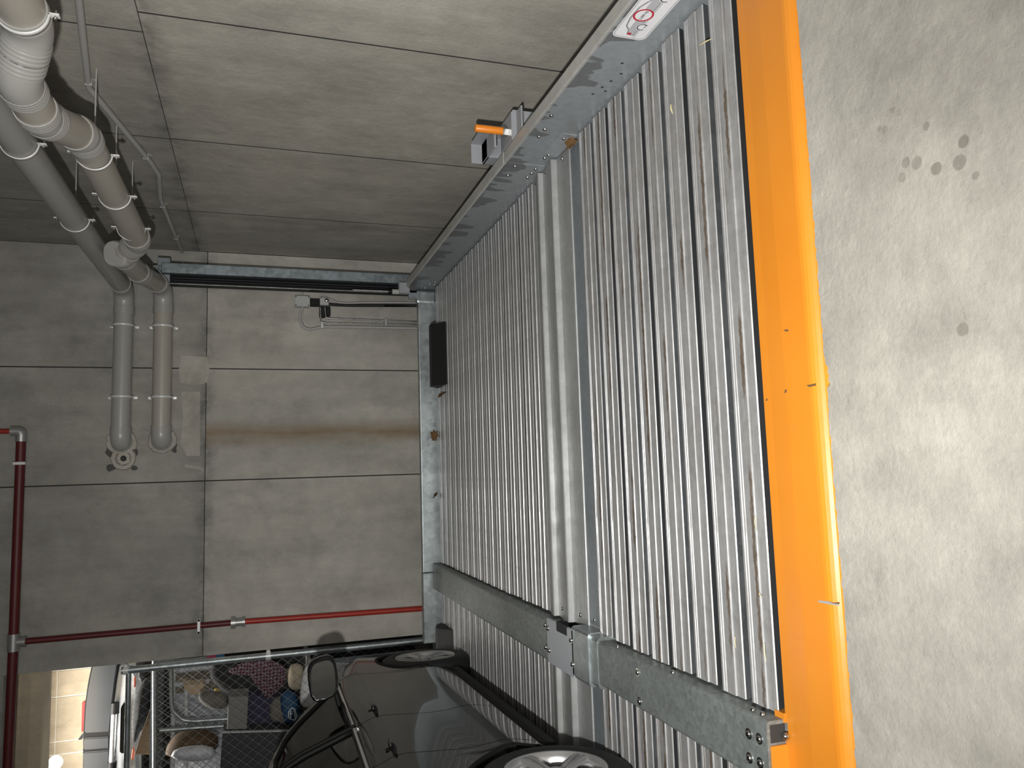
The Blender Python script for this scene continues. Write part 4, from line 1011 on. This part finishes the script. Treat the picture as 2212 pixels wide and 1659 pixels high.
# lit panelled wall behind, with pale joints between its panels
YP = 11.2
wp = struct(boxo('wall_storage', (-7.0, 2.0, YP + 0.012, YP + 0.2, -0.2, 4.2), 'white_joint'))
zs = [-0.2, 1.2, 2.35, 3.15, pp(121, 1550, YP).z, 4.2]
xs = [2.0, -0.4, pp(95, 1452, YP).x, pp(107, 1508, YP).x, pp(107, 1605, YP).x, pp(107, 1633, YP).x, -4.6, -5.8, -7.0]
for i in range(len(xs) - 1):
    for j in range(len(zs) - 1):
        MB().box(xs[i + 1] + 0.008, xs[i] - 0.008, YP, YP + 0.05, zs[j] + 0.006, zs[j + 1] - 0.006, 0.003).build('panel', 'panel_wall_beige', wp)
lp = pp(119, 1648, 9.6)
lm = empty('bulkhead_lamp', lp, 'glowing round lamp in front of the lit beige wall at the frame edge', 'lamp')
MB().tube([lp + Vector((0, 0.02, 0)), lp + Vector((0, -0.02, 0)), lp + Vector((0, -0.05, 0))], [0.07, 0.07, 0.05], 16).build('globe', 'lamp_glass', lm)
MB().tube([lp + Vector((0, 0, 0.03)), Vector((lp.x, lp.y, 4.2))], 0.012, 8).build('stem', 'box_grey', lm)

# silver car parked high up beyond the fence: only its upper side shows
YS = 9.4
Z1 = lambda X, Y: (X / 6.9125, 1419 + Y / 6.9125)
sc_ = empty('parked_car', (-2.5, YS, 1.9), 'silver car with dark window band parked beyond the fence top', 'car')
def slab(name, px, Y, depth, mat, parent, bev=0.01):
    pts = [ony(x, y, Y) for x, y in px]; n = len(pts)
    bm = bmesh.new()
    f0 = bm.faces.new([bm.verts.new((p.x, Y, p.z)) for p in pts])
    ex = bmesh.ops.extrude_face_region(bm, geom=[f0])
    for v in [g for g in ex['geom'] if isinstance(g, bmesh.types.BMVert)]: v.co.y += depth
    bmesh.ops.bevel(bm, geom=[e for e in bm.edges], offset=bev, segments=2, affect='EDGES')
    return MB().from_bm(bm).build(name, mat, parent)
dz_ = ony(304, 1600, YS).z
ud = empty('upper_deck', (-3.2, 10.1, -0.02), 'dark raised lift deck carrying the silver car beyond the fence', 'deck')
MB().box(-5.2, -1.75, YS + 0.05, YS + 1.45, dz_ - 0.18, dz_ - 0.10, 0.01).build('plate', 'gap_dark', ud)
for sx in (-5.1, -1.85): MB().box(sx - 0.05, sx + 0.05, YS + 1.3, YS + 1.4, -0.02, dz_ - 0.18).build('post', 'gap_dark', ud)
slab('body', zz(Z1, (1400, 60), (1340, 260), (1290, 480), (1262, 700), (1235, 1150), (1210, 3300), (2100, 3300), (2100, 300), (1980, 60)), YS, 1.5, 'car_silver', sc_, 0.05)
slab('window_trim', zz(Z1, (1385, 40), (1310, 400), (1265, 720), (1240, 1150), (1214, 3200), (1640, 3200), (1655, 1150), (1695, 700), (1740, 350), (1800, 40)), YS - 0.03, 0.1, 'car_trim', sc_, 0.01)
slab('side_glass', zz(Z1, (1400, 60), (1325, 420), (1282, 720), (1258, 1140), (1640, 1120), (1680, 700), (1720, 360), (1765, 60)), YS - 0.05, 0.06, 'car_glass_grey', sc_, 0.012)
slab('side_glass', zz(Z1, (1250, 1215), (1242, 1395), (1632, 1365), (1636, 1190)), YS - 0.05, 0.06, 'car_glass_grey', sc_, 0.012)
slab('side_glass', zz(Z1, (1240, 1425), (1228, 3200), (1630, 3200), (1634, 1395)), YS - 0.05, 0.06, 'car_glass_grey', sc_, 0.012)
a, c = pp(*Z1(1712, 800), YS - 0.1), pp(*Z1(1672, 1640), YS - 0.1)
d = (c - a).normalized()
MB().tube([a, c], 0.033, 12).build('trim_bar', 'tube_steel', sc_)
MB().tube([a - d * 0.08, a + d * 0.03], [0.04, 0.045], 12).build('bar_end', 'black_plastic', sc_)
MB().tube([c - d * 0.05, c + d * 0.1], [0.045, 0.04], 12).build('bar_end', 'black_plastic', sc_)
slab('lower_glass', zz(Z1, (1850, 680), (1800, 760), (1785, 1440), (1890, 1450), (1890, 680)), YS - 0.05, 0.06, 'car_trim', sc_, 0.01)
slab('antenna_fin', zz(Z1, (1228, 1150), (1160, 1240), (1228, 1235)), YS + 0.2, 0.05, 'black_plastic', sc_, 0.004)
slab('roof_light', zz(Z1, (1222, 680), (1268, 675), (1240, 1120), (1215, 1130)), YS + 0.6, 0.08, 'tail_red', sc_, 0.006)
# ================================================================== the black car on the left bay
LOCAL[0] = True
_dv = Vector((-0.04026, 0.99919, 0)); _nv = Vector((0.99919, 0.04026, 0))
car = empty('car', Vector((-1.25, 3.27, 0.0055)) - _nv * 0.9, 'black car with silver alloy wheels parked on the left bay, nose to the rear wall', 'car', rotz=math.atan2(0.04026, 0.99919))
WS = (-0.05, 2.66); WR = 0.335
HW = [(0.18, .825), (0.24, .862), (0.30, .876), (0.38, .890), (0.44, .894), (0.50, .884), (0.60, .878), (0.72, .884), (0.84, .893), (0.90, .896), (0.95, .890), (1.00, .868), (1.04, .850)]
def lerp_tab(tab, x):
    if x <= tab[0][0]: return tab[0][1]
    for (a, b_), (c, d) in zip(tab, tab[1:]):
        if x <= c: return b_ + (d - b_) * (x - a) / (c - a)
    return tab[-1][1]
ZU = [(-0.95, 0.98), (-0.6, 1.05), (0.2, 1.06), (1.0, 1.045), (2.0, 1.03), (2.25, 1.01), (2.5, 0.965), (2.8, 0.915), (3.1, 0.845), (3.3, 0.76), (3.42, 0.66), (3.5, 0.56)]
def fw(s):
    f = 1.0
    if s > 2.55: f -= ((s - 2.55) / 0.95) ** 3 * 0.30
    if s < -0.3: f -= ((-0.3 - s) / 0.65) ** 3 * 0.16
    return f
def zlow(s):
    z = 0.215
    for c in WS:
        d = abs(s - c)
        if d < 0.378: z = max(z, 0.325 + math.sqrt(max(0, 0.378 ** 2 - d * d)))
    return z
def sidept(s, t, sg=1, dx=0.0):
    zl, zu = zlow(s), lerp_tab(ZU, s)
    z = zl + (zu - zl) * t
    x = (lerp_tab(HW, z) + dx) * fw(s)
    if zu < 1.0: x *= 1 - 0.05 * max(0, (z - zu + 0.08) / 0.08)
    return (sg * x, s, z)
def side_panel(name, s0, s1, sg, mat, parent, nz=16):
    n = max(2, int((s1 - s0) / 0.022)); b = MB(); vs = []; fs = []
    ss = [s0 + (s1 - s0) * i / n for i in range(n + 1)]
    for s in ss:
        for j in range(nz + 1): vs.append(sidept(s, j / nz, sg))
        vs.append((sg * (abs(vs[-1][0]) - 0.03), s, vs[-1][2] + 0.004))
    m = nz + 2
    for i in range(n):
        for j in range(m - 1): fs.append((i * m + j, i * m + j + 1, (i + 1) * m + j + 1, (i + 1) * m + j))
    # return edges so that the panel has depth at its seams
    b.add(vs, fs, 0, True)
    for i in (0, n):
        e = []; ef = []
        for j in range(m):
            v = vs[i * m + j]; e += [v, (v[0] - sg * 0.03, v[1], v[2])]
        for j in range(m - 1): ef.append((2 * j, 2 * j + 1, 2 * j + 3, 2 * j + 2))
        b.add(e, ef, 0)
    return b.build(name, mat, parent)
qp = side_panel('quarter_panel', -0.90, 0.402, 1, 'car_black', car)
rd = side_panel('rear_door', 0.410, 1.100, 1, 'car_black', car)
fd = side_panel('front_door', 1.108, 2.235, 1, 'car_black', car)
fe_ = side_panel('fender', 2.243, 3.50, 1, 'car_black', car)
side_panel('far_side', -0.90, 3.50, -1, 'car_black', car)
# bonnet, nose, tail
b = MB(); vs = []; fs = []; NS, NX = 24, 16
for i in range(NS + 1):
    s = 2.25 + (3.50 - 2.25) * i / NS
    e = sidept(s, 1.0)
    for j in range(NX + 1):
        u = -1 + 2 * j / NX
        vs.append((e[0] * u, s + 0.10 * (1 - u * u) * (i / NS) ** 2, e[2] + 0.055 * (1 - u ** 4) * (1 - 0.5 * i / NS)))
for i in range(NS):
    for j in range(NX): fs.append((i * (NX + 1) + j, i * (NX + 1) + j + 1, (i + 1) * (NX + 1) + j + 1, (i + 1) * (NX + 1) + j))
b.add(vs, fs, 0, True).build('bonnet', 'car_black', car)
b = MB(); vs = []; fs = []
for k in range(9):
    for j in range(NX + 1):
        u = -1 + 2 * j / NX; e = sidept(3.50, 1 - k / 8)
        vs.append((e[0] * u, 3.50 + 0.10 * (1 - u * u) + 0.05 * math.sin(PI * k / 8) * (1 - u * u), e[2] + 0.0275 * (1 - u ** 4) * (1 - k / 8)))
for k in range(8):
    for j in range(NX): fs.append((k * (NX + 1) + j, k * (NX + 1) + j + 1, (k + 1) * (NX + 1) + j + 1, (k + 1) * (NX + 1) + j))
b.add(vs, fs, 0, True).build('front_bumper', 'car_black', car)
MB().box(-0.78, 0.78, -0.97, -0.90, 0.25, 1.0, 0.03).build('tailgate', 'car_black', car)
# greenhouse
def gx(z, s=1.0): return 0.850 - (z - 1.04) * 0.36 - max(0, z - 1.30) ** 2 * 1.6
def glass(name, poly, parent, mat='car_window', sg=1, t=0.0):
    cen = Vector((sum(p[0] for p in poly) / len(poly), sum(p[1] for p in poly) / len(poly)))
    # ring subdivided polygon so that it follows the curved side
    dense = []
    for i, p in enumerate(poly):
        q = poly[(i + 1) % len(poly)]
        for k in range(5): dense.append((p[0] + (q[0] - p[0]) * k / 5, p[1] + (q[1] - p[1]) * k / 5))
    vs, fs = [], []; n = len(dense)
    for r_ in (1.0, 0.75, 0.5, 0.25):
        for p in dense:
            s, z = cen.x + (p[0] - cen.x) * r_, cen.y + (p[1] - cen.y) * r_
            vs.append((sg * (gx(z) - t), s, z))
    vs.append((sg * (gx(cen.y) - t), cen.x, cen.y))
    for r_ in range(3):
        for k in range(n): fs.append((r_ * n + k, r_ * n + (k + 1) % n, (r_ + 1) * n + (k + 1) % n, (r_ + 1) * n + k))
    for k in range(n): fs.append((3 * n + k, 3 * n + (k + 1) % n, 4 * n))
    return MB().add(vs, fs, 0, True).build(name, mat, parent)
FW_ = [(1.115, 1.055), (2.10, 1.045), (1.90, 1.18), (1.70, 1.30), (1.52, 1.39), (1.32, 1.445), (1.115, 1.455)]
RW_ = [(0.10, 1.08), (1.05, 1.058), (1.05, 1.455), (0.60, 1.455), (0.30, 1.42), (0.10, 1.34)]
glass('window', FW_, fd); glass('window', RW_, rd)
glass('window', FW_, car, sg=-1); glass('window', RW_, car, sg=-1)
def trim(poly, r, mat, name, parent, closed=True, dx=0.004):
    q = [(gx(z) + dx, s, z) for s, z in poly]
    if closed: q.append(q[0])
    dense = []
    for a, c in zip(q, q[1:]):
        for k in range(6): dense.append(tuple(a[i] + (c[i] - a[i]) * k / 6 for i in range(3)))
    dense.append(q[-1])
    dense = [((gx(p[2]) + dx), p[1], p[2]) for p in dense]
    return MB().tube(dense, r, 8).build(name, mat, parent)
trim(FW_, 0.013, 'car_trim', 'window_frame', fd); trim(RW_, 0.013, 'car_trim', 'window_frame', rd)
trim([(1.115, 1.05), (2.12, 1.035)], 0.010, 'chrome', 'belt_strip', fd, False, 0.010)
trim([(0.10, 1.074), (1.05, 1.052)], 0.010, 'chrome', 'belt_strip', rd, False, 0.010)
trim([(1.56, 1.385), (1.40, 1.440), (1.20, 1.468), (0.60, 1.468), (0.10, 1.36)], 0.007, 'chrome', 'roof_strip', fd, False, 0.006)
# pillars, cant rail and roof in one shell
AP = [(2.36, 1.01), (2.14, 1.14), (1.93, 1.26), (1.72, 1.37), (1.52, 1.455), (1.34, 1.500), (1.0, 1.520), (0.3, 1.520), (-0.3, 1.485), (-0.75, 1.40)]
IN = [(2.13, 1.045), (1.92, 1.19), (1.72, 1.305), (1.54, 1.397), (1.33, 1.457), (1.20, 1.466), (1.0, 1.466), (0.35, 1.450), (0.05, 1.33), (-0.6, 1.10)]
for sg in (1, -1):
    vs, fs = [], []
    for (s, z), (s2, z2) in zip(AP, IN):
        vs += [(sg * (gx(z2) + 0.006), s2, z2), (sg * ((gx(z2) + gx(z)) / 2 + 0.012), (s + s2) / 2, (z + z2) / 2), (sg * (gx(min(z, 1.47)) - 0.05), s, z)]
    for i in range(len(AP) - 1):
        for j in range(2): fs.append((3 * i + j, 3 * i + j + 1, 3 * i + j + 4, 3 * i + j + 3))
    MB().add(vs, fs, 0, True).build('pillar_frame', 'car_black', car)
    MB().add([(sg * (gx(z) + 0.003), s, z) for s, z in ((1.02, 1.06), (1.13, 1.06), (1.13, 1.46), (1.02, 1.46))], [(0, 1, 2, 3)]).build('centre_pillar', 'car_trim', car)
vs, fs = [], []
rs = AP[5:]
for (s, z) in rs:
    e = gx(1.47) - 0.05
    for j in range(13):
        u = -1 + 2 * j / 12; vs.append((e * u, s, z + 0.035 * (1 - u * u)))
for i in range(len(rs) - 1):
    for j in range(12): fs.append((i * 13 + j, i * 13 + j + 1, (i + 1) * 13 + j + 1, (i + 1) * 13 + j))
MB().add(vs, fs, 0, True).build('roof', 'car_black', car)
vs, fs = [], []
for (s, z) in AP[:6]:
    e = gx(min(z, 1.47)) - 0.05
    for j in range(13):
        u = -1 + 2 * j / 12; vs.append((e * u, s + 0.10 * (1 - u * u), z + 0.02 * (1 - u * u)))
for i in range(5):
    for j in range(12): fs.append((i * 13 + j, i * 13 + j + 1, (i + 1) * 13 + j + 1, (i + 1) * 13 + j))
MB().add(vs, fs, 0, True).build('windscreen', 'car_window', car)
# dark inside: tub, dashboard, seats with headrests
MB().box(-0.65, 0.65, -0.85, 3.35, 0.22, 0.70, 0.02).build('underbody', 'car_trim', car)
MB().box(-0.72, 0.72, 1.95, 2.30, 0.75, 0.99, 0.05).build('dashboard', 'car_trim', car)
for sx in (-0.38, 0.38):
    st = MB().box(sx - 0.24, sx + 0.24, 1.05, 1.55, 0.55, 0.68, 0.05).build('seat', 'box_charcoal', car)
    MB().obox((sx, 1.00, 0.94), (0.23, 0, 0), (0, 0.06, 0), (0, -0.09, 0.30), 0.04).build('backrest', 'box_charcoal', st)
    MB().obox((sx, 0.89, 1.33), (0.13, 0, 0), (0, 0.05, 0), (0, -0.02, 0.09), 0.035).build('headrest', 'box_charcoal', st)
# arch lips, sill, seams
for c, par in ((WS[0], qp), (WS[1], fe_)):
    q = [sidept(c + 0.372 * math.cos(a), 0.0) for a in [PI * k / 24 for k in range(25)]]
    MB().tube([(p[0] - 0.004, p[1], p[2]) for p in q], 0.012, 8).build('arch_lip', 'car_trim', par)
MB().box(0.80, 0.868, 0.34, 2.28, 0.165, 0.235, 0.015).build('sill', 'car_trim', car)
# door handles
for par, s, z in ((fd, 1.255, 0.915), (rd, 0.52, 0.935)):
    x = lerp_tab(HW, z)
    MB().dome((x - 0.004, s, z), (1, 0, 0), 0.036, 0.004, 14).build('handle_recess', 'car_trim', par)
    MB().tube([(x - 0.004, s - 0.085, z), (x + 0.016, s - 0.07, z + 0.002), (x + 0.020, s, z + 0.003), (x + 0.016, s + 0.07, z + 0.002), (x - 0.004, s + 0.085, z)], [0.008, 0.011, 0.012, 0.011, 0.008], 10).build('handle', 'car_black', par)
# door mirror, its glass facing back to us
mr = MB()
bm = bmesh.new(); bmesh.ops.create_icosphere(bm, subdivisions=3, radius=1.0)
for v in bm.verts:
    c = v.co
    p = [math.copysign(abs(k) ** 0.62, k) for k in c]
    v.co = Vector((1.025 + p[0] * 0.118 - 0.02 * p[2], 1.600 + max(p[1], -0.45) * 0.075 + p[0] * 0.035, 1.170 + p[2] * 0.085 + p[0] * 0.012))
mr.from_bm(bm, 0, True)
mo = mr.build('door_mirror', 'car_black', fd)
gl = [(1.022 + 0.098 * math.copysign(abs(math.cos(a)) ** 0.6, math.cos(a)) - 0.02 * math.sin(a), 1.170 + 0.068 * math.copysign(abs(math.sin(a)) ** 0.6, math.sin(a)) + 0.012 * math.cos(a)) for a in [2 * PI * k / 28 for k in range(28)]]
MB().add([(x, 1.600 - 0.040 + (x - 1.025) * 0.30, z) for x, z in gl], [tuple(range(28))]).build('mirror_glass', 'mirror_glass', mo)
MB().obox((0.895, 1.66, 1.085), (0.05, 0, 0.015), (0, 0.045, 0), (-0.004, 0, 0.014), 0.008).build('mirror_arm', 'car_trim', mo)
# wheels
def lathe_x(prof, seg=48, sg=1):
    vs, fs = [], []
    for (x, r) in prof:
        for k in range(seg):
            a = 2 * PI * k / seg; vs.append((x, r * math.cos(a), r * math.sin(a)))
    for i in range(len(prof) - 1):
        for k in range(seg): fs.append((i * seg + k, i * seg + (k + 1) % seg, (i + 1) * seg + (k + 1) % seg, (i + 1) * seg + k))
    return vs, fs
def wheel(s, x, side, steer=0.0):
    R_ = Matrix.Rotation(steer, 3, 'Z')
    def put(vs): return [Vector((x, s, WR)) + R_ @ Vector((v[0] * side, v[1], v[2])) for v in vs]
    tv, tf = lathe_x([(-0.205, 0.215), (-0.215, 0.25), (-0.20, 0.318), (-0.17, 0.333), (-0.05, 0.333), (-0.018, 0.320), (0.0, 0.285), (-0.002, 0.245), (-0.010, 0.218)])
    ty = MB().add(put(tv), tf, 0, True).build('wheel', 'black_rubber', car)
    rv, rf_ = lathe_x([(-0.20, 0.212), (-0.06, 0.195), (-0.03, 0.200), (-0.006, 0.213), (-0.002, 0.221), (-0.010, 0.224)])
    MB().add(put(rv), rf_, 0, True).build('rim', 'alloy', ty)
    dv_, df = lathe_x([(-0.075, 0.20), (-0.08, 0.10), (-0.08, 0.0001)])
    MB().add(put(dv_), df, 0, True).build('brake_disc', 'alloy_dark', ty)
    for k in range(5):
        a0 = 2 * PI * k / 5 + 0.32
        prof = [(0.045, 0.034, -0.030), (0.09, 0.030, -0.020), (0.15, 0.034, -0.012), (0.206, 0.046, -0.010)]
        vs, fs = [], []
        for (r, hw, xx) in prof:
            for (tt, xo) in ((-hw, -0.018), (-hw * 0.72, 0.0), (-hw * 0.2, 0.004), (0, -0.004), (hw * 0.2, 0.004), (hw * 0.72, 0.0), (hw, -0.018)):
                ca, sa = math.cos(a0), math.sin(a0)
                vs.append((xx + xo, r * ca - tt * sa, r * sa + tt * ca))
        for i in range(3):
            for j in range(6): fs.append((i * 7 + j, i * 7 + j + 1, (i + 1) * 7 + j + 1, (i + 1) * 7 + j))
        MB().add(put(vs), fs, 0, True).build('spoke', 'alloy', ty)
        ca, sa = math.cos(a0 + PI / 5), math.sin(a0 + PI / 5)
        MB().dome(put([(-0.022, 0.052 * ca, 0.052 * sa)])[0], R_ @ Vector((side, 0, 0)), 0.011, 0.003, 8).build('lug_hole', 'joint_dark', ty)
    hv, hf = lathe_x([(-0.035, 0.068), (-0.022, 0.062), (-0.018, 0.036), (-0.010, 0.030), (-0.008, 0.0001)], 24)
    MB().add(put(hv), hf, 0, True).build('hub', 'alloy', ty)
for s, st in ((WS[0], 0.0), (WS[1], 0.03)):
    wheel(s, 0.893, 1, st); wheel(s, -0.893, -1, st)
LOCAL[0] = False

# ================================================================== litter on the deck
def leaf(p, r, rz, tilt, label):
    n = 14; vs = []; 
    for k in range(n):
        a = 2 * PI * k / n; rr = r * (1.0 if k % 2 == 0 else 0.72) * random.uniform(0.8, 1.15)
        vs.append(Vector((rr * math.cos(a), rr * 0.75 * math.sin(a), 0.004 + 0.25 * r * (math.cos(a) ** 2) * random.uniform(0.4, 1))))
    vs.append(Vector((0, 0, 0.006)))
    R_ = Matrix.Rotation(rz, 3, 'Z') @ Matrix.Rotation(tilt, 3, 'X')
    top = [R_ @ v for v in vs]; zmin = min(v.z for v in top)
    top = [Vector(p) + v - Vector((0, 0, zmin)) for v in top]
    m = n + 1
    allv = top + [v - Vector((0, 0, 0.0012)) for v in top]
    fs = [(k, (k + 1) % n, n) for k in range(n)] + [(m + (k + 1) % n, m + k, m + n) for k in range(n)] + [(k, m + k, m + (k + 1) % n, (k + 1) % n) for k in range(n)]
    tag(MB().add(allv, fs).build('dry_leaf', 'leaf_brown'), label, 'leaf', 'dry leaves on the deck')
leaf((1.655, 3.50, 0.006), 0.050, 0.5, 0.6, 'brown dry leaf wedged between side beam and middle hump plates')
leaf((0.66, 6.45, 0.006), 0.070, 1.4, 0.9, 'brown dry leaf beside the black wheel stop of the empty bay')
leaf((0.33, 6.83, 0.006), 0.055, 0.2, 1.0, 'pointed brown leaf standing against the rear frame middle')
leaf((-0.21, 6.86, 0.006), 0.045, 2.2, 0.8, 'small brown leaf at the rear frame near the middle beam')
def straw(p, q, r, label):
    p, q = onz(*p, 0.0095), onz(*q, 0.0095)
    tag(MB().tube([p, (p + q) / 2 + Vector((0, 0, 0.003)), q], [r * 0.6, r, r * 0.4], 6).build('straw', 'straw'), label, 'straw', 'straw bits on the deck')
straw((1512, 97), (1537, 84), 0.0035, 'pale straw stub lying across two slats near the load sticker')
straw((1449, 226), (1453, 246), 0.004, 'pale straw flake in a muddy slat channel below the side beam')
straw((1631, 1115), (1634, 1147), 0.0022, 'thin straw on the slat next to the orange edge')
straw((1640, 1280), (1646, 1290), 0.0020, 'tiny straw near the grey scrape on the orange edge')
straw((1651, 1390), (1655, 1428), 0.0022, 'thin straw near the orange edge close to the middle beam')
straw((1588, 1375), (1590, 1400), 0.0022, 'straw on the second slat from the orange edge by the middle beam')
